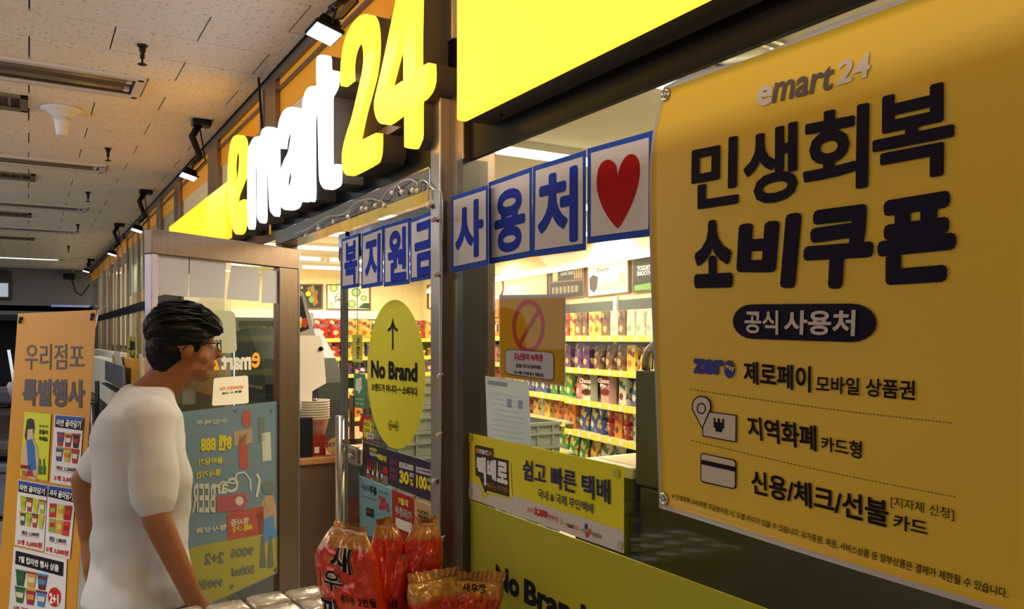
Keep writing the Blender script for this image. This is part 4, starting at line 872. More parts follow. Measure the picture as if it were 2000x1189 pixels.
tube('leg', [ctr, ft+Vector((0, 0, .01))], .009, polem, RS); tube('leg', [BL-SP.n*.01, Vector((BL.x, BL.y, .0))], .008, polem, RS); tube('leg', [BR-SP.n*.01, Vector((BR.x, BR.y, 0))], .008, polem, RS)
for px, py in ((41, 622), (181, 615)):
    c_ = SP(px, py, .004); bm = bmesh.new(); bm_ball(bm, c_, .008); bm_ball(bm, c_-UP*.012+SP.n*.004, (.006, .006, .009)); worldify('hook', bm_me(bm, True), mat('hook_dark', (60, 56, 50), .3, .7), RS)
k5_ = K(0, 580, 3.715); k6 = K(0, 880, 3.8475); P = Prints(SP, RS, base=.0012)
P.text('우리점포', k5_((185, 338), (608, 340), (608, 525), (178, 530)), st_gr, .005); P.text('특별행사', k5_((168, 590), (614, 600), (614, 806), (160, 788)), st_gr, .05); P.finish()
def pposter(q, m, lab): return poster('price_sheet', lab, 'paper', Plane(SP.o+SP.n*.003, SP.n), q, m, 'price sheets on the standing banner', th=.0008)
pw_ = mat('price_paper', (222, 216, 214), .5); cup_cols = [(176, 52, 34), (150, 40, 40), (40, 36, 40), (60, 70, 140), (206, 180, 60), (180, 40, 50), (120, 160, 60), (200, 120, 50)]
hbl = mat('bar_blue', (36, 76, 160), .5)
def cups(P, q, nx, ny, cols, bag=False):
    for j in range(ny):
        for i in range(nx):
            def f(u, v):
                u = (i+u)/nx; v = (j+v)/ny; t = (q[0][0]*(1-u)+q[1][0]*u, q[0][1]*(1-u)+q[1][1]*u); b = (q[3][0]*(1-u)+q[2][0]*u, q[3][1]*(1-u)+q[2][1]*u); return (t[0]*(1-v)+b[0]*v, t[1]*(1-v)+b[1]*v)
            c_ = cols[(i+j*nx) % len(cols)]; m = mat('print_%d_%d_%d' % c_, c_, .5); c2 = cols[(i+j*nx+3) % len(cols)]; m2 = mat('print_%d_%d_%d' % c2, c2, .5)
            if bag: P.quad([f(.08, .05), f(.95, .02), f(.92, .95), f(.05, .98)], m, 3, 'pack_print'); P.quad([f(.2, .35), f(.85, .3), f(.85, .6), f(.2, .65)], m2, 4, 'pack_print')
            else:
                P.quad([f(.05, .1), f(.95, .1), f(.8, .96), f(.2, .96)], m, 3, 'pack_print'); P.quad([f(.0, .02), f(1, .02), f(.97, .14), f(.03, .14)], m2, 4, 'pack_print'); P.quad([f(.15, .35), f(.85, .35), f(.8, .65), f(.2, .65)], mat('print_pale', (216, 206, 170), .5) if (i+j) % 2 else m2, 5, 'pack_print')
R, P = pposter(k5_((178, 832), (370, 850), (345, 1334), (146, 1300)), mat('sheet_lime', (206, 210, 50), .5), 'yellow price sheet showing a person in a blue dress, upper on the standing banner')
P.poly(k5_((195, 890), (220, 878), (245, 890), (252, 950), (240, 1010), (262, 1100), (250, 1110), (228, 1040), (190, 1050), (178, 1010)), mat('hair_print', (50, 36, 34), .5), 1)
P.poly(k5_((200, 960), (238, 955), (242, 1030), (268, 1080), (282, 1200), (262, 1330), (180, 1300), (160, 1180), (170, 1080), (195, 1040)), mat('skin_print', (206, 172, 148), .5), 2); P.poly(k5_((192, 1040), (232, 1030), (250, 1080), (262, 1250), (205, 1270), (200, 1170)), mat('dress_print', (50, 110, 170), .5), 3)
P.text('우리가', k5_((282, 925), (345, 930), (345, 950), (282, 945)), INK, .02, 3); P.text('흔들어', k5_((282, 958), (345, 965), (345, 1000), (282, 993)), INK, .03, 3); P.text('주세요', k5_((282, 1008), (345, 1015), (345, 1050), (282, 1043)), INK, .04, 3)
for x in (298, 328): P.quad(k6((x-10, 110), (x+12, 112), (x+12, 180), (x-10, 178)), mat('soju_print', (70, 110, 60), .5), 3, 'bottle_print'); P.quad(k6((x-4, 60), (x+5, 62), (x+5, 112), (x-4, 110)), mat('soju_print', (70, 110, 60)), 3, 'bottle_print')
P.quad(k6((155, 105), (232, 112), (232, 140), (155, 133)), mat('ink_dark_red', (140, 24, 28), .5), 3); P.text('11,000', k6((165, 145), (245, 152), (245, 202), (165, 197)), red, .05, 4); P.text('원', k6((247, 180), (262, 182), (262, 204), (247, 202)), red, .0, 4); P.finish()
def psheet(q, title, nx, ny, cols, each, tot, kk, bag=False, lab='', qc=None, qt=None, qe=None, qp=None):
    R, P = pposter(q, pw_, lab); P.quad(kk(*qt), hbl, 1); s_ = [(qt[0][0]+6, qt[0][1]+22), (qt[1][0]-4, qt[1][1]+22), (qt[2][0]-4, qt[2][1]-3), (qt[3][0]+6, qt[3][1]-3)]
    P.quad(kk((qt[0][0]+4, qt[0][1]+26), (qt[1][0], qt[1][1]+26), qt[2], (qt[3][0]+4, qt[3][1])), INK, 2)
    P.text(title, kk((qt[0][0]+10, qt[0][1]+28), (qt[1][0]-12, qt[1][1]+24), (qt[2][0]-12, qt[2][1]-12), (qt[3][0]+10, qt[3][1]-12)), white, .03, 3)
    cups(P, kk(*qc), nx, ny, cols, bag); P.text(each, kk(*qe), INK, .02, 2); P.line(kk((qe[3][0], qe[3][1]+3), (qe[2][0], qe[2][1]+6)), .7, red, 3)
    P.text(tot, kk(*qp), red, .03, 2); P.finish()
psheet(k5_((396, 850), (606, 872), (570, 1378), (364, 1345)), '라면 골라담기', 3, 2, cup_cols, '개당 1,200원', '3개 3,600원', k5_, lab='price sheet of red noodle cups for 3,600 beside the yellow sheet', qt=((402, 856), (604, 874), (596, 968), (398, 942)), qc=((412, 975), (582, 990), (568, 1215), (395, 1190)), qe=((405, 1222), (548, 1240), (546, 1275), (403, 1250)), qp=((390, 1292), (572, 1312), (568, 1355), (388, 1330)))
psheet(k6((138, 215), (356, 256), (328, 756), (110, 706)), '라면 골라담기', 4, 2, [(196, 180, 40), (170, 60, 40), (190, 190, 60), (150, 170, 50), (60, 90, 60)], '개당 1,200원', '3개 3,600원', k6, lab='price sheet of yellow lidded noodle cups, lower than the yellow sheet', qt=((140, 222), (352, 262), (347, 345), (137, 308)), qc=((150, 335), (345, 372), (325, 595), (145, 560)), qe=((160, 598), (292, 618), (290, 650), (158, 632)), qp=((132, 664), (314, 690), (312, 740), (130, 704)))
psheet(k6((362, 256), (570, 292), (524, 815), (334, 768)), '과자 골라담기', 3, 2, [(190, 40, 30), (204, 196, 90), (170, 30, 30), (140, 170, 60), (210, 150, 50), (200, 60, 40)], '개당 1,000원', '3개 3,000원', k6, True, 'price sheet of snack bags for 3,000 at the banner edge by the man', qt=((366, 262), (562, 292), (557, 390), (360, 345)), qc=((368, 388), (545, 412), (515, 650), (360, 610)), qe=((368, 640), (495, 666), (493, 702), (366, 680)), qp=((345, 716), (515, 750), (512, 798), (343, 758)))
R, P = pposter(k6((104, 718), (502, 812), (482, 1300), (60, 1240)), pw_, 'bottom price sheet with a black title bar, noodle cups and a red 2+1 disc')
P.quad(k6((118, 750), (478, 838), (473, 945), (113, 850)), INK, 1); P.text('7월 컵라면 행사 상품', k6((140, 785), (442, 858), (440, 912), (138, 835)), white, .03, 2)
cups(P, k6((115, 885), (360, 930), (345, 1185), (105, 1140)), 3, 2, [(40, 90, 50), (206, 150, 60), (110, 50, 40), (60, 100, 60), (160, 40, 70), (70, 130, 190)])
P.ell(k6((408, 1100))[0], 12.5, 19, red, 2); P.text('2+1', k6((370, 1065), (440, 1080), (440, 1160), (370, 1145)), white, .05, 3); P.text('3개 구매시', k6((100, 1160), (240, 1190), (238, 1225), (98, 1195)), red, .03, 2); P.finish()
# ================================================================ INSIDE THE STORE
SH = mat('shelf_white', (226, 220, 200), .45); RAIL = mat('rail_yellow', (238, 228, 96), .4); SHB = mat('shelf_back', (78, 84, 80), .6)
tagm = mat('price_tag', (240, 236, 226), .5)
ZS = [1.64, 1.40, 1.165, .93, .69, .4, .12]
def zof(t, i):   # the near bays sit a little lower
    return ZS[i]+(.0 if t < .35 else (.0, -.0, .01, .05, .06, .0, .0)[i])
bays = [(-2.55+.92*i, -2.55+.92*(i+1)) for i in range(9)]
bay_roots = []
for b, (t0, t1) in enumerate(bays):
    if t1 < -1.9 or t0 > 3.9: continue
    t1 = min(t1, 5.4); c = Lp((t0+t1)/2, .25)
    R = root('shelf_unit', c, 'white store shelf unit with yellow price rails, bay %s along the back wall' % ordn[b], 'shelf unit', 'shelf bays along the back wall'); bay_roots.append(R)
    bm = bmesh.new(); lbox(bm, t0, t1, .46, .49, 0, 1.92); worldify('back_panel', bm_me(bm), SHB, R)
    bm = bmesh.new(); lbox(bm, t0, t1, .0, .46, 0, .1); worldify('plinth', bm_me(bm), SH, R)
    for tt in (t0+.012, t1-.012):
        bm = bmesh.new(); lbox(bm, tt-.012, tt+.012, .44, .47, 0, 1.95); worldify('upright', bm_me(bm), SH, R)
    for i in range(6):
        z = zof((t0+t1)/2, i); d0 = 0 if i < 5 else 0
        bm = bmesh.new(); lbox(bm, t0+.005, t1-.005, .0, .45, z-.028, z-.012); s_ = worldify('shelf', bm_me(bm), SH, R)
        bm = bmesh.new(); lbox(bm, t0+.002, t1-.002, -.012, .0, z-.045, z-.002); worldify('price_rail', bm_me(bm), RAIL, s_)
        bm = bmesh.new()
        for k in range(6): lbox(bm, t0+.07+k*.145, t0+.11+k*.145, -.0145, -.012, z-.038, z-.01)
        worldify('price_tag', bm_me(bm), tagm, s_)
# product prototypes --------------------------------------------------------------------------------
def me_bag(w, h, t, seed=0):
    n, m_ = 8, 10; V = []; F = []
    for side in (1, -1):
        for j in range(m_+1):
            for i in range(n+1):
                u = i/n; v = j/m_; prof = (math.sin(math.pi*min(max((v-.06)/.88, 0), 1))**.5)*(math.sin(math.pi*u)**.45)
                wx = 1-.06*math.sin(math.pi*v)
                x = (u-.5)*w*wx; wv_ = .006*noise.noise(Vector((u*5+seed, v*6, side)))
                V.append((x, -side*(t/2*prof+wv_*prof+.0015), v*h))
        k = 0 if side == 1 else (n+1)*(m_+1)
        for j in range(m_):
            for i in range(n):
                a = k+j*(n+1)+i; f = (a, a+1, a+n+2, a+n+1); F.append(f if side == 1 else f[::-1])
    o = (n+1)*(m_+1)
    for i in range(n): F += [(i, i+o, i+1+o, i+1), (o-n-1+i, o-n+i, o-n+i+o, o-n-1+i+o)]
    for j in range(m_): a = j*(n+1); b_ = a+n; F += [(a, a+n+1, a+n+1+o, a+o), (b_, b_+o, b_+n+1+o, b_+n+1)]
    return me_from(V, F, True)
def me_bx(w, h, t):
    bm = bmesh.new(); bm_box(bm, (-w/2, -t/2, 0), (w/2, t/2, h), .002); return bm_me(bm)
def me_cup(r, h):
    bm = bmesh.new(); bm_lathe(bm, [(r*.72, 0), (r*.97, h*.92), (r*1.04, h*.93), (r*1.04, h*.97), (r, h)], seg=14); return bm_me(bm, True)
def me_btl(r, h):
    bm = bmesh.new(); bm_lathe(bm, [(r*.9, 0), (r, h*.03), (r, h*.6), (r*.8, h*.7), (r*.36, h*.8), (r*.36, h*.93), (r*.42, h*.94), (r*.42, h)], seg=12); return bm_me(bm, True)
PM = {}
for nm, base, cols in (('yellow', (232, 204, 90), [(206, 120, 50), (246, 238, 200), (150, 60, 40)]), ('green', (60, 150, 70), [(230, 226, 190), (190, 40, 40), (240, 210, 90)]), ('red', (186, 44, 36), [(240, 214, 150), (240, 236, 226), (90, 20, 20)]),
        ('orange', (224, 140, 60), [(120, 70, 40), (244, 224, 180), (190, 60, 40)]), ('pink', (226, 140, 150), [(240, 230, 220), (180, 60, 80), (230, 120, 60)]), ('white', (232, 226, 208), [(120, 70, 50), (190, 160, 110), (60, 110, 80)]),
        ('brown', (120, 76, 50), [(220, 190, 140), (240, 230, 210), (60, 40, 30)]), ('blue', (60, 90, 160), [(230, 230, 230), (200, 60, 50), (240, 210, 90)]), ('purple', (110, 60, 120), [(230, 200, 120), (240, 236, 226), (60, 40, 90)]), ('pale', (206, 214, 196), [(160, 180, 150), (226, 150, 130), (240, 238, 226)]), ('lime', (206, 214, 90), [(80, 130, 60), (244, 240, 220), (230, 170, 60)])):
    PM[nm] = pmat('pack_'+nm, base, cols, 26)
proto = {('bag', c): me_bag(.15, .19, .06, i) for i, c in enumerate(PM)}
kinds = {'box': me_bx(.1, .19, .05), 'tall_box': me_bx(.075, .19, .05), 'cup': me_cup(.042, .1), 'carton': me_bx(.14, .075, .12), 'bottle': me_btl(.032, .2)}
cname = {'pale': 'pale green', 'lime': 'lime'}
CAT = {'bag': ('snack_bag', 'snack bag', 'bag'), 'box': ('snack_box', 'biscuit box', 'box'), 'tall_box': ('snack_box', 'tall biscuit box', 'box'), 'cup': ('snack_cup', 'snack cup', 'cup'), 'carton': ('carton', 'low carton', 'carton'), 'bottle': ('bottle', 'bottle', 'bottle')}
mcache = {}
def product(kind, col, loc, rz, lab, grp, sc_=1.0, tilt=0.0, extra=None):
    key = (kind, col)
    if key not in mcache:
        me = (proto[key] if kind == 'bag' else kinds[kind].copy()); me.materials.clear(); me.materials.append(PM[col]); mcache[key] = me
    nm, ph_, ct = CAT[kind]
    o = bpy.data.objects.new(nm, mcache[key]); sc.collection.objects.link(o); o.location = loc; o.rotation_euler = (tilt, 0, rz); o.scale = (sc_,)*3
    tag(o, lab, ct, grp); return o
front = ANG + (0 if SGN > 0 else math.pi)
rowdef = {0: ['box', 'tall_box', 'box', 'box', 'tall_box'], 1: ['bag', 'bag', 'box', 'bag'], 2: ['bag', 'box', 'bag'], 3: ['bag', 'bag', 'cup', 'box'], 4: ['bag', 'bag', 'bag', 'carton']}
rowcol = {0: ['orange', 'pink', 'yellow', 'pale', 'pale', 'yellow', 'brown', 'red', 'red', 'orange'], 1: ['lime', 'lime', 'pink', 'pale', 'yellow', 'brown', 'purple', 'white'], 2: ['orange', 'white', 'pink', 'green', 'blue', 'yellow'], 3: ['yellow', 'yellow', 'white', 'red', 'blue', 'orange'], 4: ['green', 'red', 'green', 'brown', 'yellow', 'white']}
random.seed(11); cnt = 0
def nth(j):
    j += 1; return '%d%s' % (j, 'th' if 10 < j % 100 < 14 else {1: 'st', 2: 'nd', 3: 'rd'}.get(j % 10, 'th'))
def vis(t):      # columns the window and the door glass let one see
    p = A0+LD*t; px = 1000+FPX*p.x/p.y; return 795 < px < 885 or 905 < px < 1300
for i in range(5):
    t = -1.95; j = 0; prev = None
    while t < 4.7:
        kd_ = random.choice(rowdef[i]); cl = rowcol[i][(j//3+i*2) % len(rowcol[i])] if random.random() < .8 else random.choice(rowcol[i])
        wd_ = {'bag': .155, 'box': .105, 'tall_box': .08, 'cup': .095, 'carton': .145, 'bottle': .07}[kd_]
        if t+wd_ > 4.7: break
        tc_ = t+wd_/2
        if vis(tc_):
            z = zof(tc_, i)-.012
            px = 1000+FPX*(A0+LD*tc_).x/(A0+LD*tc_).y
            where = 'seen through the closed door' if px < 870 else ('beside the column' if px < 1035 else ('in the middle of the window' if px < 1130 else 'by the grey cabinet'))
            lab = '%s %s, %s along the %s shelf of the back wall' % (cname.get(cl, cl), CAT[kd_][1], nth(j), ordn[i])
            product(kd_, cl, Lp(tc_, .1, z), front+random.uniform(-.06, .06), lab, 'packets on the %s shelf of the back wall' % ordn[i], random.uniform(.9, 1.04) if i else .98, tilt=-.12 if kd_ == 'bag' else 0); cnt += 1
            if kd_ == 'cup': product('cup', cl, Lp(tc_, .1, z+.1), front, lab.replace('cup,', 'cup stacked on another,'), 'packets on the %s shelf of the back wall' % ordn[i])
        t += wd_+random.uniform(.004, .02); j += 1
# two lettered boxes on the third shelf
for px, cl, nm in ((1144, 'white', 'white'), (1180, 'pink', 'pink')):
    SPl = Plane(Lp(0, .02), (Lp(0)-Lp(0, 1))); p = SPl(px, 778); zz = zof(-.3, 2)-.012
    for o in list(sc.objects):
        if o.parent is None and o.get('category') in ('bag', 'box', 'cup') and abs(o.location.z-zz) < .02 and (Vector((o.location.x, o.location.y))-Vector((p.x, p.y))).length < .15: bpy.data.objects.remove(o)
    R = root('cake_box', (p.x, p.y, zz), '%s upright chocolate cake box with a round picture on the third shelf' % nm, 'box')
    q = [(px-13, 724), (px+12, 727), (px+12, 779), (px-13, 775)]
    body = box('carton', (-.055, .004, 0), (.055, .07, .21), mat('carton_'+nm, (232, 226, 206) if cl == 'white' else (216, 168, 164), .4), None, .002)
    body.parent = R; body.location = (0, .035, 0); body.rotation_euler = (0, 0, 0); R.rotation_euler = (0, 0, front)
    body.location = (0, .038, 0)
    P = Prints(SPl, None, base=.001); c1 = mat('choco_brown', (86, 48, 34), .5) if cl == 'white' else mat('berry_red', (130, 44, 46), .5)
    P.ell((px, 742), 9, 12, c1, 1); P.text('Choco', [(px-12, 738), (px+10, 740), (px+10, 749), (px-12, 747)], mat('ink_cream', (240, 232, 214), .5), .05, 2); P.text('Pie', [(px-8, 749), (px+4, 750), (px+4, 757), (px-8, 756)], mat('ink_cream', (240, 232, 214)), .05, 2)
    P.ell((px+1, 765), 9, 6, c1, 1)
    for (nme, _), (m, vs, fs) in P.inks.items():
        me = me_from(vs, fs); o = mesh_obj(nme, me, m); bpy.context.view_layer.update(); o.parent = R; o.matrix_parent_inverse = (Matrix.Translation(R.location) @ Matrix.Rotation(front, 4, 'Z')).inverted()
# framed pictures -------------------------------------------------------------------------------------
WB = Plane(Lp(0, .497), (Lp(0)-Lp(0, 1))); WE = Plane((-10.297, 0, 0), (1, 0, 0)); fr = mat('frame_wood', (120, 92, 58), .5)
def picture(pl, q, m, lab, fn_=None, f=2.2):
    R, P = poster('framed_picture', lab, 'picture', Plane(pl.o+pl.n*.018, pl.n), q, fr, th=.002, part='frame')
    qi = [(q[0][0]+f, q[0][1]+f), (q[1][0]-f, q[1][1]+f), (q[2][0]-f, q[2][1]-f), (q[3][0]+f, q[3][1]-f)]
    F = [Plane(pl.o, pl.n)(x, y) for x, y in q]; P.quad(qi, m, 1, 'print')
    bmx = [pl(x, y) for x, y in q]; bmy = [p_+pl.n*.018 for p_ in bmx]
    worldify('frame_side', me_from(bmx+bmy, [(i, (i+1) % 4, (i+1) % 4+4, i+4) for i in range(4)]), fr, R)
    if fn_: fn_(P)
    P.finish(); return R
chalk = mat('chalkboard', (48, 46, 42), .5); offw = mat('picture_white', (230, 226, 212), .5); leaf = mat('leaf_green', (110, 150, 70), .5); lemon = mat('lemon', (228, 200, 60), .5); wood = mat('board_wood', (140, 92, 50), .5); inkg = mat('ink_script', (84, 78, 70), .5)
kq = K(560, 460, 4.247)
def f1(P): P.poly(kq((165, 430), (225, 410), (262, 560), (225, 585)), wood, 2); P.ell(kq((178, 482))[0], 5, 5, lemon, 3); P.ell(kq((205, 530))[0], 5, 6.5, leaf, 3); P.ell(kq((215, 440))[0], 3, 6, leaf, 3); P.ell(kq((245, 475))[0], 3, 6, wood, 3); P.text('as', kq((83, 420), (135, 420), (135, 440), (83, 440)), white, .0, 3)
picture(WE, kq((60, 402), (298, 402), (298, 610), (60, 608)), chalk, 'dark framed picture of lemons on a board, left end of the end wall', f1)
def f2(P):
    for x, y, r_ in ((390, 435, 8), (575, 470, 9), (540, 565, 8), (640, 520, 6), (370, 575, 5)): P.ell(kq((x, y))[0], r_, r_*.95, leaf, 2); P.ell(kq((x, y))[0], r_*.75, r_*.7, mat('lime_flesh', (190, 206, 130), .5), 3)
    P.poly(kq((590, 600), (640, 560), (685, 560), (685, 605)), mat('leaf_dark', (60, 90, 60), .5), 2); P.text('Cool', kq((410, 475), (480, 472), (480, 505), (410, 510)), inkg, .0, 3); P.text('Sweet', kq((395, 500), (510, 492), (510, 545), (395, 552)), inkg, .01, 3)
picture(WE, kq((330, 403), (692, 405), (692, 618), (330, 613)), offw, 'white framed picture of lime slices lettered Cool Sweet on the end wall', f2)
def f3(P): P.ell(kq((1212, 480))[0], 4, 11, wood, 2); P.text('Up', kq((1245, 455), (1275, 460), (1275, 520), (1245, 520)), inkg, .0, 2)
picture(WB, kq((1172, 410), (1300, 398), (1300, 612), (1172, 606)), offw, 'pale framed picture with a brown figure seen past the door jamb', f3)
def f4(P): P.ell(kw((290, 340))[0], 13, 20, mat('cream_print', (206, 186, 130), .5), 2); P.text('Simple', kw((145, 308), (210, 302), (210, 335), (145, 345)), inkg, .0, 3); P.text('Cook', kw((160, 350), (212, 345), (212, 378), (160, 384)), inkg, .0, 3)
picture(WB, kw((60, 262), (340, 236), (330, 465), (60, 480)), offw, 'pale framed picture lettered Simple Cook above the orange boxes', f4)
def f5(P):
    P.quad(kw((738, 300), (1012, 272), (1012, 285), (738, 312)), wood, 2)
    for i in range(8): P.quad(kw((940+i*9, 180-i), (946+i*9, 179-i), (946+i*9, 272-i), (940+i*9, 274-i)), [mat('cream_print', (206, 186, 130)), wood][i % 2], 3)
    P.quad(kw((762, 205), (805, 200), (805, 292), (762, 297)), mat('cream_print', (206, 186, 130)), 3); P.text('Good food', kw((828, 205), (932, 192), (932, 235), (828, 248)), white, .0, 3)
    for i in range(14): P.quad(kw((760+i*16, 345-i*1.5), (770+i*16, 344-i*1.5), (770+i*16, 400-i*1.5), (760+i*16, 402-i*1.5)), [mat('cream_print', (206, 186, 130)), mat('print_grey', (120, 116, 104), .5)][i % 2], 3)
picture(WB, kw((728, 180), (1022, 143), (1022, 422), (728, 455)), chalk, 'framed picture of a dark bookshelf on the back wall', f5)
def f6(P): P.text('Dairy', kw((1130, 190), (1232, 168), (1232, 215), (1130, 228)), inkg, .03, 2); P.text('Products', kw((1140, 232), (1205, 224), (1205, 240), (1140, 246)), inkg, .0, 2); P.poly(kw((1065, 270), (1100, 240), (1140, 260), (1130, 350), (1105, 390), (1070, 360)), mat('cow_print', (70, 60, 60), .5), 2); P.quad(kw((1150, 300), (1370, 275), (1370, 350), (1150, 372)), mat('pinkish_print', (216, 180, 150), .5), 2); P.ell(kw((1340, 255))[0], 8, 9, mat('cream_print', (206, 186, 130)), 2)
picture(WB, kw((1047, 135), (1390, 92), (1392, 388), (1050, 426)), offw, 'framed white picture lettered Dairy on the back wall', f6)
def f7(P): P.text('YOGURT &', kw((1462, 168), (1600, 155), (1600, 195), (1462, 208)), white, .03, 2); P.text('SMOOTHIE', kw((1462, 212), (1605, 200), (1605, 238), (1462, 250)), white, .03, 2); P.poly(kw((1440, 330), (1600, 300), (1600, 360), (1440, 372)), leaf, 2)
picture(WB, kw((1420, 82), (1640, 55), (1640, 370), (1420, 392)), chalk, 'dark framed picture lettered Yogurt Smoothie beside the banner edge', f7)

# ---------------------------------------------------------------- coolers on the end wall
Rc = root('drinks_cooler', (-9.9, 2.2, 0), 'long glass door drinks cooler with grey frames against the end wall', 'cooler')
ca, cb = .55, 3.0; cx0, cx1 = -10.28, -9.62
gf = mat('cooler_frame', (196, 198, 194), .35, .4)
boxes('cabinet', [((cx0, ca, 0), (cx1, cb, .25)), ((cx0, ca, 1.86), (cx1, cb, 1.96)), ((cx0, ca-.04, 0), (cx1, ca, 1.96)), ((cx0, cb, 0), (cx1, cb+.04, 1.96)), ((cx0, ca, .25), (cx0+.03, cb, 1.86))], gf, Rc)
cool = mat('cooler_tube', (220, 238, 255), .4, emit=2.2)
nd = 5; dw = (cb-ca)/nd
for i in range(nd):
    y0 = ca+i*dw; d = boxes('door', [((cx1, y0+.01, .25), (cx1+.03, y0+.045, 1.86)), ((cx1, y0+dw-.045, .25), (cx1+.03, y0+dw-.01, 1.86)), ((cx1, y0+.045, 1.82), (cx1+.03, y0+dw-.045, 1.86)), ((cx1, y0+.045, .25), (cx1+.03, y0+dw-.045, .3))], mat('cooler_door', (70, 74, 76), .35, .3), Rc)
    box('pane', (cx1+.01, y0+.045, .3), (cx1+.016, y0+dw-.045, 1.82), GLASS, d)
    tube('tube', [(cx1-.04, y0+.02, .4), (cx1-.04, y0+.02, 1.8)], .012, cool, Rc, 8)
for z in (.6, .95, 1.28, 1.56): box('shelf', (cx0+.03, ca, z-.012), (cx1-.06, cb, z), SH, Rc)
for zi, z in enumerate((1.28, 1.56)):
    for k in range(24):
        y = ca+.08+k*.098; col = ['green', 'green', 'green', 'lime', 'blue', 'white', 'pale', 'red'][(k//4+zi) % 8]
        product('bottle', col, (cx1-.13, y, z), 0, '%s bottle on the %s cooler shelf, %s from the facade' % (cname.get(col, col), ['lower', 'upper'][zi], nth(k)), 'bottles in the drinks cooler')
# ---------------------------------------------------------------- gondola seen through the doorway
gx = -6.7; Rg = root('gondola_shelf', (gx, 1.2, 0), 'low white gondola shelf full of groceries seen through the open doorway', 'shelf unit')
gy0, gy1 = Plane((gx, 0, 0), (1, 0, 0))(617, 660).y, 2.6
box('back_panel', (gx-.4, gy0, 0), (gx-.38, gy1, 1.7), SHB, Rg)
GZ = (1.62, 1.46, 1.31, 1.13, .93, .7)
for z in GZ:
    s_ = box('shelf', (gx-.38, gy0, z-.02), (gx, gy1, z-.006), SH, Rg); box('price_rail', (gx, gy0, z-.035), (gx+.01, gy1, z-.002), RAIL, s_)
random.seed(5)
for i, z in enumerate(GZ[1:5]):
    y = gy0+.07; j = 0
    while y < gy1-.05:
        kd_ = ['bag', 'bag', 'carton', 'cup'][(i+j//3) % 4]; cl = [['red', 'yellow', 'blue'], ['white', 'purple', 'yellow'], ['white', 'yellow', 'pale'], ['yellow', 'orange', 'yellow'], ['white', 'red', 'blue']][i][(j//2) % 3]
        product(kd_, cl, (gx-.08, y, z-.006), math.pi/2, '%s %s, %s along on the %s shelf down of the gondola' % (cname.get(cl, cl), CAT[kd_][1], ordn[min(j, 15)], ordn[i+1]), 'groceries on the gondola', .72); y += .115; j += 1
for j in range(12):
    cl = ['red', 'red', 'yellow', 'yellow', 'blue', 'orange'][j % 6]
    product('bag', cl, (gx-.08, gy0+.08+j*.13, GZ[0]-.006), math.pi/2, '%s snack bag standing on the gondola top, %s along' % (cl, ordn[j]), 'groceries on the gondola', .9)
# yellow hanging flag lettered No Brand
fp = FY(.42); R, P = poster('shelf_flag', 'narrow yellow hanging flag with vertical black lettering behind the door glass', 'sign', fp, kd((545, 820), (628, 822), (628, 1050), (545, 1045)), yfilm)
q = kd((580, 852), (606, 852), (606, 1020), (580, 1020)); P.text('No Brand', [q[1], q[2], q[3], q[0]], INK, .03); P.finish()
t_ = fp(698, 653); tube('cord', [t_, Vector((t_.x, t_.y, SCEIL))], .002, CHROME, R, 6)

# ---------------------------------------------------------------- counter with machine and noodles
CXf = -4.12; cbrown = mat('counter_brown', (98, 76, 60), .5, noise_s=8, noise_a=.06)
Rk = root('counter', (-4.8, .7, 0), 'dark brown counter with a light wood top behind the open doorway', 'counter')
Pk = Plane((CXf, 0, 0), (1, 0, 0)); yl = .1; yr = 1.3; zc = Pk(620, 893).z
box('body', (CXf-1.3, yl, 0), (CXf, yr, zc-.035), cbrown, Rk, .004); box('worktop', (CXf-1.32, yl-.02, zc-.035), (CXf+.015, yr+.02, zc), mat('worktop_wood', (186, 130, 84), .4, noise_s=5, noise_a=.08, stretch=(1, 8, 1)), Rk, .006)
def kbox(name, px0, px1, pyt, m, lab, cat_, dx=.12, back=.03, pyb_=None, bev=.003):
    Pp = Plane((CXf-back, 0, 0), (1, 0, 0)); a = Pp(px0, pyt); b = Pp(px1, pyt); r_ = root(name, ((CXf-back), (a.y+b.y)/2, zc), lab, cat_)
    z0_ = zc if pyb_ is None else Pp(px0, pyb_).z
    box('body', (CXf-back-dx, a.y, z0_), (CXf-back, b.y, (a.z+b.z)/2), m, r_, bev); return r_, Pp
kbox('black_case', 575, 611, 817, BLACKM, 'black upright box at the counter end beside the paper bowls', 'box', .2)
Pp = Plane((CXf-.08, 0, 0), (1, 0, 0)); c0 = Pp(628, 870)
r = root('carton', (CXf-.1, c0.y, zc), 'red and white carton under the stack of paper bowls', 'carton'); a = Pp(600, 850); b = Pp(634, 850)
box('body', (CXf-.24, a.y, zc), (CXf-.06, b.y, a.z), mat('carton_red', (150, 40, 36), .5), r, .003); box('label', (CXf-.06, Pp(612, 870).y, Pp(612, 884).z), (CXf-.0585, Pp(621, 870).y, Pp(612, 872).z), tagm, r)
pbm = mat('paper_bowl', (226, 214, 192), .5)
cc = Pp(618, 850); cc.x = CXf-.15; Z0 = Pp(618, 850).z
for i in range(8):
    R = root('paper_bowl', (cc.x, cc.y, Z0+i*.0135), 'cream paper bowl in the nested stack on the counter, %s from the bottom' % ordn[i] if i < 7 else 'topmost paper bowl of the stack with red printed lettering', 'bowl', 'nested paper bowls')
    hgt = .085; rr = .088; bm = bmesh.new(); bm_lathe(bm, [(.066, 0), (rr, hgt), (rr+.004, hgt+.001), (rr+.004, hgt+.005), (rr-.002, hgt+.005), (.064, .004)], Matrix.Translation((cc.x, cc.y, Z0+i*.0135)), 28); worldify('bowl', bm_me(bm, True), pbm, R)
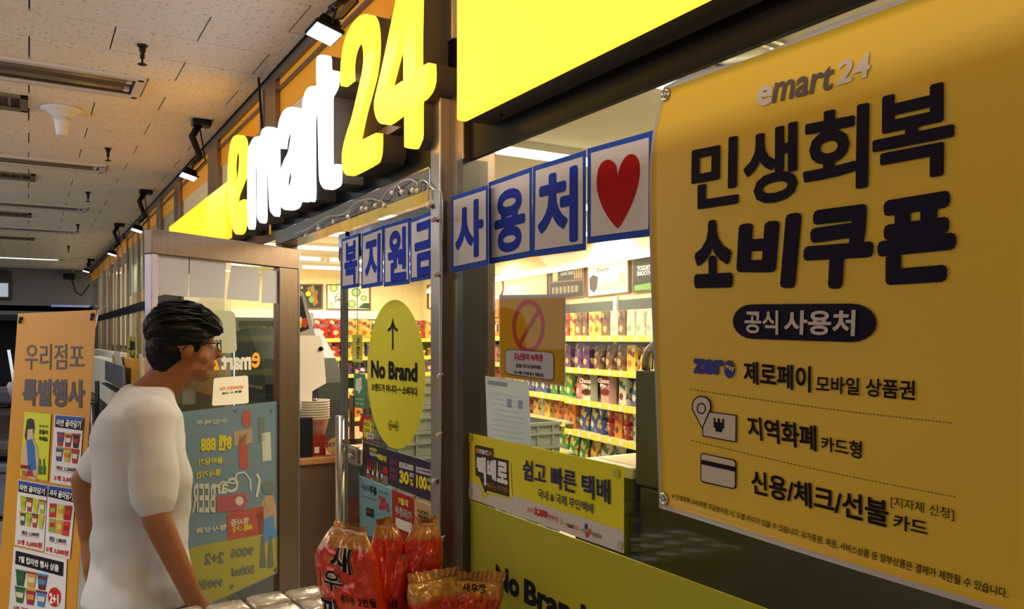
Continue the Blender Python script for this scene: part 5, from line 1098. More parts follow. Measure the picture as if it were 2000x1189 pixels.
TP = Plane((cc.x+.082, 0, 0), (1, 0, 0)); P = Prints(TP, R, base=.0005); P.text('진짜', [(605, 811), (613, 811), (612, 821), (604, 820)], red, .05); P.text('K라면', [(613, 809), (628, 809), (627, 818), (612, 818)], red, .06); P.text('끓여먹는', [(612, 820), (632, 819), (631, 829), (611, 829)], red, .03); P.finish()
c0 = Pp(648, 868); R = root('noodle_bowl', (CXf-.03, c0.y, zc), 'instant noodle bowl tipped upright showing its beige and red lid on the counter', 'noodle bowl')
Mr = Matrix.Translation((CXf-.06, c0.y, c0.z)) @ Matrix.Rotation(math.radians(90), 4, 'Y'); bm = bmesh.new(); bm_lathe(bm, [(.03, -.03), (.042, .03), (.045, .031), (.045, .034)], Mr, 24); worldify('bowl', bm_me(bm, True), mat('bowl_red', (170, 44, 36), .4), R)
bm = bmesh.new(); bm_lathe(bm, [(.043, .0345), (.043, .036)], Mr, 24); worldify('lid', bm_me(bm), mat('lid_beige', (206, 176, 120), .35), R)
P = Prints(Plane((CXf-.023, 0, 0), (1, 0, 0)), R, base=.001); P.quad([(634, 868), (661, 864), (661, 871), (634, 875)], mat('lid_white', (230, 220, 200), .5), 1); P.text('짜파구리', [(634, 866), (661, 862), (661, 872), (634, 876)], mat('ink_dark_red', (140, 24, 28)), .05, 2); P.text('큰사발', [(641, 873), (656, 871), (656, 879), (641, 880)], yink, .04, 2); P.finish()
# white machine side panel on black post
R = root('dark_machine', (-4.9, .36, zc), 'dark grey machine with a slanted top on the counter seen through the open door glass', 'machine')
mF = [(-4.56, zc), (-5.35, zc), (-5.35, 1.66), (-5.0, 1.68), (-4.7, 1.5), (-4.56, 1.36)]; F = [Vector((x_, .14, z_)) for x_, z_ in mF]; Bk = [p_+Vector((0, .45, 0)) for p_ in F]
worldify('housing', me_from(F+Bk, [tuple(range(6)), tuple(range(11, 5, -1))]+[(i, i+6, (i+1) % 6+6, (i+1) % 6) for i in range(6)]), mat('machine_slate', (70, 76, 76), .35, .3), R)
for z_ in (1.05, 1.2, 1.33): box('trim_strip', (-5.3, .132, z_), (-4.6, .14, z_+.012), mat('strip_tan', (150, 136, 96), .4), R)
Pm = Plane((CXf-.1, 0, 0), (1, 0, 0)); out = [(570, 655), (624, 655), (629, 665), (633, 700), (636, 735), (637, 748), (610, 764), (609, 802), (570, 802)]
F = [Pm(x, y) for x, y in out]; Bk = [p+Vector((-.3, 0, 0)) for p in F]; n = len(F)
R = root('noodle_machine', (CXf-.25, F[0].y+.1, zc), 'white machine housing with a black knob standing on the counter behind the doorway', 'machine')
worldify('housing', me_from(F+Bk, [tuple(range(n)), tuple(range(2*n-1, n-1, -1))]+[(i, i+n, (i+1) % n+n, (i+1) % n) for i in range(n)]), mat('machine_white', (226, 212, 196), .4), R)
a = Pm(570, 802); b = Pm(626, 860); box('post', (CXf-.3, a.y, zc), (CXf-.14, b.y, Pm(600, 756).z), mat('machine_dark', (50, 50, 52), .4), R)
q = Pm(626.5, 681); lathe('knob', [(.012, 0), (.012, .01), (.009, .014), (0, .014)], BLACKG, R, q, 16, Matrix.Rotation(math.radians(90), 4, 'Y'))
tube('hook', [Pm(612, 779, .0)+Vector((.0, 0, 0)), Pm(618, 779, .01), Pm(620, 783, .01)], .004, CHROME, R, 8)
out = [(575, 578), (590, 578), (612, 650), (640, 655), (575, 655)]
F = [Pm(x, y, -.12) for x, y in [(572, 556), (594, 572), (616, 656), (572, 656)]]; Bk = [p+Vector((-.04, 0, 0)) for p in F]; n = 4
R = root('menu_stand', (F[3].x, F[3].y, F[3].z), 'tilted grey stand holding a black menu board with a noodle dish above the machine', 'sign')
worldify('stand', me_from(F+Bk, [(0, 1, 2, 3), (7, 6, 5, 4)]+[(i, i+4, (i+1) % 4+4, (i+1) % 4) for i in range(4)]), mat('stand_clear_grey', (150, 146, 136), .35), R)
PMm = Plane((F[0].x, 0, 0), (1, 0, 0)); P = Prints(PMm, R, base=.001); P.quad([(572, 582), (589, 578), (604, 642), (572, 654)], BLACKM, 1, 'board'); P.ell((597-2, 630), 6, 9.5, mat('noodle_red', (176, 60, 40), .5), 2); P.text('짬뽕', [(583, 618), (589, 618), (589, 640), (583, 640)], yink, .06, 3); P.text('우동', [(584, 620), (590, 620), (590, 628), (584, 628)], white, .03, 4); P.finish()
o = box('acrylic_sheet', (CXf-.3, Pm(617, 700).y, Pm(617, 656).z), (CXf-.295, Pm(634, 700).y, Pm(617, 608).z), mat('acrylic_grey', (206, 204, 198), .3), None); tag(o, 'pale clear sheet standing beside the menu stand', 'sheet')

# ---------------------------------------------------------------- stacked grey crates behind the closed door
crm = mat('crate_grey', (112, 116, 106), .5); random.seed(2)
crate_me = {}
def crate(loc, w, d, h, m):
    key = (w, d, h)
    if key not in crate_me:
        bm = bmesh.new(); t = .008
        bm_box(bm, (-w/2, -d/2, 0), (w/2, -d/2+t, h)); bm_box(bm, (-w/2, d/2-t, 0), (w/2, d/2, h)); bm_box(bm, (-w/2, -d/2, 0), (-w/2+t, d/2, h)); bm_box(bm, (w/2-t, -d/2, 0), (w/2, d/2, h)); bm_box(bm, (-w/2, -d/2, 0), (w/2, d/2, t))
        body = bm_me(bm); bm = bmesh.new()
        for z0, z1 in ((h-.018, h), (h*.45, h*.45+.012)):
            bm_box(bm, (-w/2-.01, -d/2-.01, z0), (w/2+.01, -d/2, z1)); bm_box(bm, (w/2, -d/2-.01, z0), (w/2+.01, d/2+.01, z1)); bm_box(bm, (-w/2-.01, -d/2, z0), (-w/2, d/2+.01, z1)); bm_box(bm, (-w/2-.01, d/2, z0), (w/2+.01, d/2+.01, z1))
        for k in range(5):
            y = -d/2+d*(k+.5)/5; bm_box(bm, (w/2, y-.006, 0), (w/2+.008, y+.006, h)); x = -w/2+w*(k+.5)/5; bm_box(bm, (x-.006, -d/2-.008, 0), (x+.006, -d/2, h))
        rim = bm_me(bm); body.materials.append(crm); rim.materials.append(crm); crate_me[key] = (body, rim)
    return crate_me[key]
cx_ = FY(.7)(800, 760)
for sidx, (x, y) in enumerate(((cx_.x-.05, .78), (cx_.x-.07, 1.32))):
    for k in range(11 if sidx == 0 else 9):
        z = k*.128; R = root('plastic_crate', (x, y, z), 'grey green plastic crate, %s from the floor in the %s stack behind the glass door' % (ordn[k], ['front', 'rear'][sidx]), 'crate', 'stacked grey crates'); b_, rm = crate(None, .36, .5, .126, crm)
        for nm_, me_ in (('basket', b_), ('rim', rm)):
            o = bpy.data.objects.new(nm_, me_); sc.collection.objects.link(o); o.parent = R
# ---------------------------------------------------------------- parcel kiosk and cabinets at the window
gry = mat('kiosk_grey', (92, 88, 80), .35, .2); gry2 = mat('kiosk_dark', (74, 70, 62), .4)
Pc = FY(.3); a = Pc(1240, 722); zt_ = a.z; zs = Pc(1250, 952).z
R = root('steel_cabinet', (a.x+.4, .6, 0), 'tall dark grey cabinet with a curved steel handle beside the banner edge', 'cabinet')
box('upper_body', (a.x, .3, zs+.006), (a.x+.8, .9, zt_), gry, R, .006); box('lower_body', (a.x+.005, .31, 0), (a.x+.8, .9, zs), gry2, R, .006)
hp = [Pc(1262, 722, -.02), Pc(1263, 700, -.02), Pc(1268, 684, -.02), Pc(1278, 673, -.02), Pc(1290, 669, -.02), Pc(1330, 668, -.02)]
bm = bmesh.new(); bm_tube(bm, hp, .011, 12); worldify('handle', bm_me(bm, True), mat('handle_steel', (170, 160, 136), .3, .8), R)
Ps = FY(.32); a1 = Ps(1112, 884); b1_ = Ps(1238, 908)
R = root('parcel_scale', ((a1.x+b1_.x)/2, .45, 1.2), 'flat white topped parcel scale with a pale orange label behind the window sign', 'scale')
xs0 = Ps(1150, 900).x; zt2 = Ps(1200, 903).z
box('platform', (xs0, .3, zt2-.03), (a.x-.01, .66, zt2), mat('scale_white', (228, 218, 200), .4), R, .006); box('label', (xs0+.03, .33, zt2), (a.x-.04, .6, zt2+.001), mat('label_orange', (236, 196, 130), .5), R); box('body', (xs0+.02, .32, zt2-.09), (a.x-.02, .64, zt2-.03), BLACKM, R, .004)
R = root('parcel_counter', ((xs0+a.x)/2, .6, 0), 'grey steel parcel counter carrying the white topped scale', 'counter'); box('worktop', (xs0-.03, .25, zt2-.115), (a.x-.005, .75, zt2-.09), STEEL, R, .003); box('body', (xs0-.01, .28, 0), (a.x-.006, .74, zt2-.115), gry2, R, .004)
box('latch', (a.x-.03, .285, zt2-.13), (a.x+.02, .3, zt2-.118), CHROME, R)
# orange boxes beside the column on the window side
Lq = Plane(Lp(0, .0), (Lp(0)-Lp(0, 1)))
for i, (p0, p1, yt, yb_) in enumerate(((930, 968, 588, 622), (930, 948, 622, 652), (947, 972, 622, 652))):
    a = Lq(p0, yb_); b = Lq(p1, yb_); zt_ = Lq(p0, yt).z; mid = (a+b)/2; wdt = (a-b).length
    zb_ = zof(2.5, 0)-.012 if i else Lq(p0, 622).z
    if i: zt_ = Lq(p0, 622).z-.002
    for o in list(sc.objects):
        if i and o.parent is None and o.get('category') in ('bag', 'box', 'cup') and abs(o.location.z-(ZS[0]-.012)) < .02 and (Vector((o.location.x, o.location.y))-Vector((mid.x, mid.y))).length < wdt*.7+.12: bpy.data.objects.remove(o)
    R = root('cookie_carton', (mid.x, mid.y, zb_), ['orange cookie carton on top of two others beside the column', 'orange cookie carton, lower one touching the column', 'orange cookie carton, lower one away from the column'][i], 'carton', 'orange cookie cartons', front)
    bm = bmesh.new(); bm_box(bm, (-wdt/2, .02, 0), (wdt/2, .25, zt_-zb_), .004); mesh_obj('carton', bm_me(bm), mat('cookie_orange', (214, 140, 50), .5), R)
    bm = bmesh.new(); bm_box(bm, (-wdt*.4, .0185, (zt_-zb_)*.3), (wdt*.4, .02, (zt_-zb_)*.85)); mesh_obj('print', bm_me(bm), PM['brown'], R)
# ================================================================ THE MAN WALKING IN
skin = mat('skin', (150, 98, 66), .5, noise_s=9, noise_a=.05)
shirt = mat('tshirt_white', (204, 201, 200), .8, bump=.25, bump_s=9); trousers = mat('trousers_dark', (40, 42, 44), .8); hairm = mat('hair_black', (9, 8, 9), .5, spec=.2)
PX, PZ = -1.125, 2.47; PC = C(PX, PZ, -.045)
fx, fzv = .86, .51; Fd = (RT*fx+FW*fzv).normalized(); Rd = Vector((Fd.y, -Fd.x, 0))
PMx = Matrix(((Fd.x, -Rd.x, 0, PC.x), (Fd.y, -Rd.y, 0, PC.y), (0, 0, 1, 0), (0, 0, 0, 1)))   # local x fwd, y left, z up
RM = root('person', PC, 'man in a white t-shirt and glasses walking past the open glass door', 'person')
def ptube(bm, pts, rs, seg=16):
    P_ = [PMx @ Vector(p) for p in pts]; k = []
    for i, (a, b) in enumerate(zip(P_, P_[1:])):
        for j in range(4): t = j/4; k.append((a.lerp(b, t), rs[i]*(1-t)+rs[i+1]*t))
    k.append((P_[-1], rs[-1])); bm_tube(bm, [q[0] for q in k], [q[1] for q in k], seg)
    for p, r_ in zip(P_, rs): bm_ball(bm, p, r_*.99)
def pell(bm, c, r, rot=None):
    if (Vector(c)-HC).length < .2: r = tuple(q_*.93 for q_ in r)
    M = PMx.to_3x3().to_4x4()
    if rot: M = M @ rot
    bm_ball(bm, PMx @ Vector(c), r, M, 3)
def loft(bm, rings, seg=28):
    R_ = []
    for cx_, cy_, z, rx_, ry_, p_ in rings:
        ring = []
        for i in range(seg):
            a = 2*math.pi*i/seg; c_, s_ = math.cos(a), math.sin(a); e_ = 2/p_
            ring.append(bm.verts.new(PMx @ Vector((cx_+rx_*math.copysign(abs(c_)**e_, c_), cy_+ry_*math.copysign(abs(s_)**e_, s_), z))))
        R_.append(ring)
    for a, b in zip(R_, R_[1:]):
        for j in range(seg): bm.faces.new((a[j], a[(j+1) % seg], b[(j+1) % seg], b[j]))
    bm.faces.new(R_[0][::-1]); bm.faces.new(R_[-1])
def remesh(bm, name, m, vox, smooth=6, disp_=None):
    me = bm_me(bm); o = bpy.data.objects.new('tmp', me)
    md = o.modifiers.new('r', 'REMESH'); md.mode = 'VOXEL'; md.voxel_size = vox; md.use_smooth_shade = True
    ms = o.modifiers.new('s', 'SMOOTH'); ms.factor = .5; ms.iterations = smooth
    me2 = evaluated(o); bpy.data.objects.remove(o)
    me2.materials.clear()
    for p in me2.polygons: p.use_smooth = True
    if disp_:
        me2.update()
        cs = [v.co.copy() for v in me2.vertices]; ns = [Vector(q.vector) for q in me2.vertex_normals]; flat = []
        for c_, n_ in zip(cs, ns): flat.extend(tuple(disp_(c_, n_)))
        me2.vertices.foreach_set('co', flat)
    return worldify(name, me2, m, RM)
# body: one surface
bm = bmesh.new()
HC = Vector((.108, -.01, 1.598))
def HV(q): return HC+Vector(q)*.93     # head centre
tr_ = Matrix.Rotation(math.radians(12), 4, 'Y')
pell(bm, HV((-.012, 0, .022)), (.098, .078, .094), tr_)            # cranium
pell(bm, HV((.03, 0, -.035)), (.066, .06, .085), tr_)              # face
pell(bm, HV((.052, 0, -.098)), (.034, .036, .03))                  # chin
pell(bm, HV((.1, 0, -.03)), (.022, .014, .02)); ptube(bm, [HV((.09, 0, .012)), HV((.112, 0, -.035))], [.008, .012])   # nose
pell(bm, HV((.072, 0, .02)), (.022, .05, .013))                    # brow
pell(bm, HV((.086, 0, -.066)), (.014, .024, .006)); pell(bm, HV((.083, 0, -.078)), (.014, .021, .007))  # lips
for s_ in (-1, 1):
    pell(bm, HV((.045, s_*.042, -.045)), (.03, .024, .03)); pell(bm, HV((-.0, s_*.08, -.018)), (.019, .008, .031), Matrix.Rotation(math.radians(10), 4, 'Y'))
    pell(bm, HV((.02, s_*.05, -.078)), (.04, .018, .022))
ptube(bm, [HV((-.015, 0, -.07)), (.03, 0, 1.46), (.0, 0, 1.42)], [.058, .06, .075])
loft(bm, [(-.01, 0, .86, .11, .15, 2.4), (0, 0, 1.0, .1, .14, 2.4), (0, 0, 1.2, .11, .165, 2.4), (-.005, 0, 1.34, .1, .19, 2.4), (0, 0, 1.42, .07, .15, 2.2), (.01, 0, 1.46, .05, .07, 2)])
def arm_(s_, el, wr_, hd_):
    ptube(bm, [(-.005, s_*.165, 1.38), el, wr_], [.046, .04, .027]); ptube(bm, [wr_, hd_], [.026, .036])
    d = (Vector(hd_)-Vector(wr_)).normalized(); h = Vector(hd_); lat = Vector((1, 0, 0)) if abs(d.x) < .8 else Vector((0, 0, 1)); lat = (lat-d*lat.dot(d)).normalized(); cu = d.cross(lat)*(s_)
    for k, L in enumerate((.07, .08, .075, .06)):
        o = h+lat*(.03-.02*k)+d*.02; ptube(bm, [o, o+d*L*.55, o+d*L*.9-cu*.018, o+d*L*1.1-cu*.035], [.0095, .009, .008, .007], 10)
    o = h+lat*.028-d*.02; ptube(bm, [o, o+lat*.022+d*.03-cu*.008, o+lat*.02+d*.06-cu*.02], [.011, .0095, .008], 10)
arm_(-1, (-.0, -.245, 1.11), (.1, -.24, .865), (.135, -.225, .80))
arm_(1, (-.16, .25, 1.16), (-.145, .27, 1.0-.04), (-.13, .265, .89))
for s_, kx, ax in ((-1, -.06, -.25), (1, .12, .2)):
    ptube(bm, [(-.0, s_*.085, .9), (kx, s_*.09, .5), (ax, s_*.09, .09)], [.088, .058, .04])
    ptube(bm, [(ax, s_*.09, .07), (ax+.16, s_*.095, .045)], [.042, .032])
remesh(bm, 'body', skin, .0065, 5)
# eyes, glasses
bm = bmesh.new()
for s_ in (-1, 1): pell(bm, HV((.084, s_*.031, -.002)), (.011, .013, .009))
worldify('eyes', bm_me(bm, True), mat('eye_white', (220, 214, 208), .2), RM)
bm = bmesh.new()
for s_ in (-1, 1): pell(bm, HV((.0945, s_*.031, -.002)), (.002, .005, .005))
worldify('pupils', bm_me(bm, True), INK, RM)
bm = bmesh.new()
for s_ in (-1, 1):
    c_ = HV((.112, s_*.034, -.004)); pts = [PMx @ (c_+Vector((-.006*abs(math.cos(t)), .026*math.cos(t), .019*math.sin(t)))) for t in [2*math.pi*i/20 for i in range(21)]]; bm_tube(bm, pts, .0016, 6)
    bm_tube(bm, [PMx @ (HV((.106, s_*.06, .006))), PMx @ (HV((.06, s_*.079, .006))), PMx @ (HV((-.0, s_*.086, .004))), PMx @ (HV((-.018, s_*.083, -.014)))], .0018, 6)
bm_tube(bm, [PMx @ (HV((.113, -.009, .004))), PMx @ (HV((.116, 0, .006))), PMx @ (HV((.113, .009, .004)))], .0016, 6)
worldify('glasses', bm_me(bm, True), BLACKG, RM)
# hair: thick short cap, fringe forward, tapered nape
bm = bmesh.new()
pell(bm, HV((-.018, 0, .048)), (.112, .091, .09), tr_); pell(bm, HV((.05, 0, .082)), (.075, .07, .042), Matrix.Rotation(math.radians(22), 4, 'Y'))
pell(bm, HV((-.055, 0, -.01)), (.066, .078, .085)); pell(bm, HV((-.06, 0, -.07)), (.042, .055, .045)); pell(bm, HV((.09, 0, .06)), (.035, .058, .025), Matrix.Rotation(math.radians(35), 4, 'Y'))
for s_ in (-1, 1): pell(bm, HV((.0, s_*.066, .03)), (.06, .024, .045)); pell(bm, HV((.028, s_*.07, .005)), (.014, .012, .03))
def hd(co, n):
    q = PMx.inverted() @ co; a = math.atan2(q.y-HC.y, q.z-HC.z-.02)
    return co+n*(.007*noise.noise(Vector((a*7, q.x*9, 2)))+.004*noise.noise(Vector((a*22, q.x*12, 5)))+.0015*noise.noise(Vector((a*60, q.x*20, 5))))
remesh(bm, 'hair', hairm, .0045, 2, hd)
bm = bmesh.new(); random.seed(4)      # loose locks over crown and brow
for k in range(120):
    a = random.uniform(-1.35, 1.35); s0 = random.uniform(-.09, .07)
    pt = []
    for j in range(4):
        x = s0+j*.022; rr = math.sqrt(max(0, 1-((x+.005)/.135)**2)); ry_, rz_ = .092*rr, .093*rr
        pt.append(PMx @ (HV((x-.01, math.sin(a)*ry_, .05+math.cos(a)*rz_+.004-(.012 if x > .06 else 0)*j*.4+.003*j*(1-j/3)))))
    bm_tube(bm, pt, [.003, .005, .004, .0012], 5)
worldify('hair_locks', bm_me(bm, True), hairm, RM)
# t-shirt
bm = bmesh.new()
loft(bm, [(-.02, 0, .825, .15, .19, 2.5), (-.02, 0, .9, .145, .188, 2.5), (-.012, 0, 1.05, .136, .182, 2.5), (-.01, 0, 1.2, .135, .19, 2.5), (-.015, 0, 1.32, .128, .205, 2.5), (-.012, 0, 1.385, .105, .2, 2.4), (-.005, 0, 1.43, .082, .15, 2.2), (.008, 0, 1.465, .072, .09, 2), (.016, 0, 1.475, .068, .075, 2)])
ptube(bm, [(-.005, -.155, 1.385), (-.0, -.2, 1.28), (-.0, -.232, 1.15)], [.07, .06, .056]); ptube(bm, [(-.01, .155, 1.375), (-.07, .2, 1.28), (-.12, .225, 1.2)], [.064, .06, .058])
def sd(co, n):
    q = PMx.inverted() @ co; return co+n*(.02*noise.noise(Vector((q.x*4, q.y*4, q.z*7)))+.009*noise.noise(Vector((q.x*8, q.y*8+q.z*6, q.z*12)))+(.007*noise.noise(Vector((math.atan2(q.y, q.x)*3, 0, q.z*3))) if q.z < 1.0 else 0))
remesh(bm, 'tshirt', shirt, .008, 4, sd)
bm = bmesh.new()
loft(bm, [(-.01, 0, .78, .125, .165, 2.4), (-.01, 0, .9, .122, .158, 2.4), (-.01, 0, 1.0, .11, .15, 2.4)])
for s_, kx, ax in ((-1, -.06, -.25), (1, .12, .2)): ptube(bm, [(-.0, s_*.088, .86), (kx, s_*.09, .5), (ax, s_*.09, .1)], [.1, .078, .07])
remesh(bm, 'trousers', trousers, .009, 3)
bm = bmesh.new()
for s_, ax in ((-1, -.25), (1, .2)): ptube(bm, [(ax-.03, s_*.09, .05), (ax+.08, s_*.092, .045), (ax+.18, s_*.095, .038)], [.05, .05, .037])
me = bm_me(bm, True)
for v in me.vertices: v.co.z = max(v.co.z, .004)
worldify('shoes', me, mat('shoe_dark', (30, 30, 32), .5), RM)

# ================================================================ FOREGROUND SNACKS
def foil(name, zones, rough=.22):
    """foil wrapper coloured in zones up its height (object space z, metres) with crumpled relief"""
    m = bpy.data.materials.new(name); m.use_nodes = True; nt = m.node_tree; b = nt.nodes['Principled BSDF']
    b.inputs['Roughness'].default_value = rough; b.inputs['Coat Weight'].default_value = .7; b.inputs['Coat Roughness'].default_value = .08; b.inputs['Metallic'].default_value = .25
    tc = nt.nodes.new('ShaderNodeTexCoord'); sp = nt.nodes.new('ShaderNodeSeparateXYZ'); nt.links.new(tc.outputs['Object'], sp.inputs[0])
    n = nt.nodes.new('ShaderNodeTexNoise'); n.inputs['Scale'].default_value = 7; nt.links.new(tc.outputs['Object'], n.inputs['Vector'])
    ma = nt.nodes.new('ShaderNodeMath'); ma.operation = 'MULTIPLY_ADD'; ma.inputs[1].default_value = .08; nt.links.new(n.outputs[0], ma.inputs[0]); nt.links.new(sp.outputs[2], ma.inputs[2])
    mr = nt.nodes.new('ShaderNodeMapRange'); mr.inputs['From Min'].default_value = .04; mr.inputs['From Max'].default_value = .34; nt.links.new(ma.outputs[0], mr.inputs[0])
    cr = nt.nodes.new('ShaderNodeValToRGB'); e = cr.color_ramp.elements
    while len(e) > 1: e.remove(e[-1])
    for i, (p, c) in enumerate(zones):
        x = e[0] if i == 0 else e.new(p); x.position = p; x.color = srgb(c)
    nt.links.new(mr.outputs[0], cr.inputs[0]); nt.links.new(cr.outputs[0], b.inputs['Base Color'])
    n2 = nt.nodes.new('ShaderNodeTexNoise'); n2.inputs['Scale'].default_value = 16; n2.inputs['Detail'].default_value = 2; n2.inputs['Distortion'].default_value = 1.2; nt.links.new(tc.outputs['Object'], n2.inputs['Vector'])
    bp = nt.nodes.new('ShaderNodeBump'); bp.inputs['Strength'].default_value = .5; bp.inputs['Distance'].default_value = .02; nt.links.new(n2.outputs[0], bp.inputs['Height']); nt.links.new(bp.outputs[0], b.inputs['Normal'])
    MATS[name] = m; return m
redf = foil('foil_red_orange', [(0, (222, 168, 70)), (.18, (214, 84, 20)), (.3, (204, 38, 8)), (.66, (212, 54, 10)), (.8, (204, 44, 10)), (.83, (196, 134, 70)), (1, (206, 150, 88))])
redf2 = foil('foil_red_gold', [(0, (206, 60, 24)), (.4, (206, 52, 20)), (.46, (206, 150, 80)), (1, (214, 164, 100))])
goldm = mat('foil_gold', (206, 150, 88), .25, .55, bump=.4, bump_s=60)
def snack(name, w, h, t, Mx, m, lab, seed, top_w=.5, grp='red foil snack bags in front of the door', crimp=.03):
    R = root(name, Mx.translation, lab, 'snack bag', grp)
    n_, m_ = 26, 34; V = []; F = []
    def surf(u, v, side, off=0.0):
        prof = (math.sin(math.pi*min(max((v-.0)/.97, 0), 1))**.55)*(math.sin(math.pi*u)**.5)
        if v < .15: prof = max(prof, (math.sin(math.pi*u)**.5)*.75)
        wx = (1-.05*math.sin(math.pi*v))*(1 if v < .7 else 1-(1-top_w)*((v-.7)/.3)**1.6)
        cr_ = .009*noise.noise(Vector((u*4+seed, v*5, side*3+seed)))+.006*noise.noise(Vector((u*10+seed, v*9, side*3)))+.005*(v > .6)*noise.noise(Vector((u*22+seed, v*4, side)))
        x = (u-.5)*w*wx; y = -side*(t/2*prof+cr_*min(prof*2, 1)+.002+off); return Vector((x+.01*math.sin(v*5+seed), y+.012*math.sin(v*4+seed), v*h))
    for side in (1, -1):
        for j in range(m_+1):
            for i in range(n_+1): V.append(surf(i/n_, j/m_, side))
        k = 0 if side == 1 else (n_+1)*(m_+1)
        for j in range(m_):
            for i in range(n_):
                a = k+j*(n_+1)+i; f = (a, a+1, a+n_+2, a+n_+1); F.append(f if side == 1 else f[::-1])
    o_ = (n_+1)*(m_+1)
    for i in range(n_): F += [(i, i+o_, i+1+o_, i+1)]
    for j in range(m_): a = j*(n_+1); b_ = a+n_; F += [(a, a+n_+1, a+n_+1+o_, a+o_), (b_, b_+o_, b_+n_+1+o_, b_+n_+1)]
    me = me_from(V, F, True); R.matrix_world = Mx; mesh_obj('bag', me, m, R)
    # pleated crimp seal along the top
    V = []; F = []; nn = 40
    for j in range(5):
        for i in range(nn+1):
            u = i/nn; p = surf(u, 1.0, 1); q = surf(u, 1.0, -1); c_ = (p+q)/2; spread = 1+.08*j/4
            V.append(Vector((c_.x*spread, c_.y+.0022*math.sin(i*1.5)*(.4+j/4)+.012*math.sin(u*6+seed)*j/4, h+crimp*j/4+(.0012*math.sin(i*.9+seed) if j == 4 else 0))))
    n1 = len(V); V += [v+Vector((0, .0012, 0)) for v in V]
    for j in range(4):
        for i in range(nn):
            a = j*(nn+1)+i; F += [(a, a+1, a+nn+2, a+nn+1), (a+n1, a+nn+1+n1, a+nn+2+n1, a+1+n1)]
    mesh_obj('crimp_seal', me_from(V, F, False), goldm, R)
    def ink(txt, q, m2, bold, side=1, off=.0015, nm='lettering', cut=.012):
        vs, fs = text_mesh(txt, bold, 2) if isinstance(txt, str) else (txt, [tuple(range(len(txt)))])
        q = [Vector((a, b, 0)) for a, b in q]; uv = [bilin(q, u, v) for u, v in vs]; bmx = bmesh.new(); bv = [bmx.verts.new((p.x*w, 0, p.y*h)) for p in uv]
        for f in fs:
            try: bmx.faces.new([bv[i] for i in f])
            except ValueError: pass
        for ax, lim in ((0, w), (2, h)):
            tt = 0
            while tt < lim:
                tt += cut; co = Vector((0, 0, 0)); co[ax] = tt; no = Vector((0, 0, 0)); no[ax] = 1
                bmesh.ops.bisect_plane(bmx, geom=bmx.verts[:]+bmx.edges[:]+bmx.faces[:], plane_co=co, plane_no=no)
        for v in bmx.verts: v.co = surf(min(max(v.co.x/w, 0.001), .999), v.co.z/h, side, off)
        mesh_obj(nm, bm_me(bmx), m2, R)
    return R, ink
def yaw(loc, a, tx=0.0, ty=0.0): return Matrix.Translation(loc) @ Matrix.Rotation(a, 4, 'Z') @ Matrix.Rotation(tx, 4, 'X') @ Matrix.Rotation(ty, 4, 'Y')
def facing(vx, vz):      # yaw so that local -y looks along camera-ground direction (vx, vz)
    d = RT*vx+FW*vz; return math.atan2(d.y, d.x)+math.pi/2
Zs = 1.86; zb_ = .905
snpk = lambda px, z=Zs: C((px-1000)/FPX*z, z, zb_)
wht_out = mat('letter_outline', (226, 222, 216), .4)
R, ink = snack('snack_bag', .19, .285, .09, yaw(snpk(686, 1.82), facing(-.5, -.86), ty=.02), redf, 'leftmost red snack bag of the bundle, large black Korean letters down its side', 1.0, .5, crimp=.01)
for t_, q in (('새', [(.42, .9), (.74, .87), (.74, .68), (.42, .7)]), ('우', [(.32, .7), (.6, .68), (.6, .53), (.32, .55)]), ('깡', [(.12, .46), (.5, .46), (.5, .16), (.12, .16)])):
    ink(t_, q, wht_out, .075, off=.0022, nm='letter_outline'); ink(t_, q, INK, .02, off=.0040)
ink('새우깡 3번들', [(.55, .53), (.97, .5), (.97, .43), (.55, .46)], INK, .02, off=.0022)
ink(rrect(.3, 1.2), [(.02, .66), (.2, .66), (.2, .52), (.02, .52)], mat('shrimp_print', (190, 52, 30), .3), 0, nm='print')
R, ink = snack('snack_bag', .17, .28, .06, yaw(snpk(757, 1.87), facing(.22, -.97), ty=-.02), redf, 'middle red snack bag of the bundle, barcode on its wrap band', 4.0, .45, crimp=.014)
R.scale.x = .55
ink([(0, 0), (1, 0), (1, 1), (0, 1)], [(.2, .42), (.86, .42), (.86, .33), (.2, .33)], mat('barcode_red', (196, 60, 50), .4), 0, off=.0022, nm='print')
for k in range(14): ink([(0, 0), (1, 0), (1, 1), (0, 1)], [(.26+k*.038, .405), (.26+k*.038+(.018 if k % 3 else .028), .405), (.26+k*.038+(.018 if k % 3 else .028), .345), (.26+k*.038, .345)], INK, 0, off=.0032, nm='barcode_bar')
R, ink = snack('snack_bag', .175, .28, .07, yaw(snpk(823, 1.9), facing(.12, -1), ty=.03), redf, 'right red snack bag of the bundle with a folded gold top', 8.0, .5, crimp=.012)
R.scale.x = .6
ink('새우깡 3번들', [(.06, .44), (.85, .41), (.85, .32), (.06, .35)], INK, .03, off=.0022)
ink(rrect(.3, 2), [(.68, .2), (.95, .24), (.95, .08), (.68, .04)], mat('shrimp_print', (190, 52, 30)), 0, nm='print')
ink([(0, 0), (1, 0), (1, 1), (0, 1)], [(.03, .75), (.14, .75), (.14, .48), (.03, .48)], mat('label_lilac', (190, 180, 184), .4), 0, off=.0016, nm='print')
R, ink = snack('snack_bag', .15, .17, .07, yaw(snpk(868, 1.8), facing(.5, -.87), tx=-.25), redf2, 'low gold and red snack bag leaning against the bundle', 12.0, .8, crimp=.02)
R, ink = snack('snack_bag', .115, .155, .06, yaw(snpk(915, 1.84), facing(.25, -1), ty=.14), redf2, 'low gold topped snack bag standing nearest the yellow film', 16.0, .95, crimp=.022)
ink('새우깡', [(.1, .97), (.6, .97), (.6, .87), (.1, .87)], INK, .02, off=.0018)
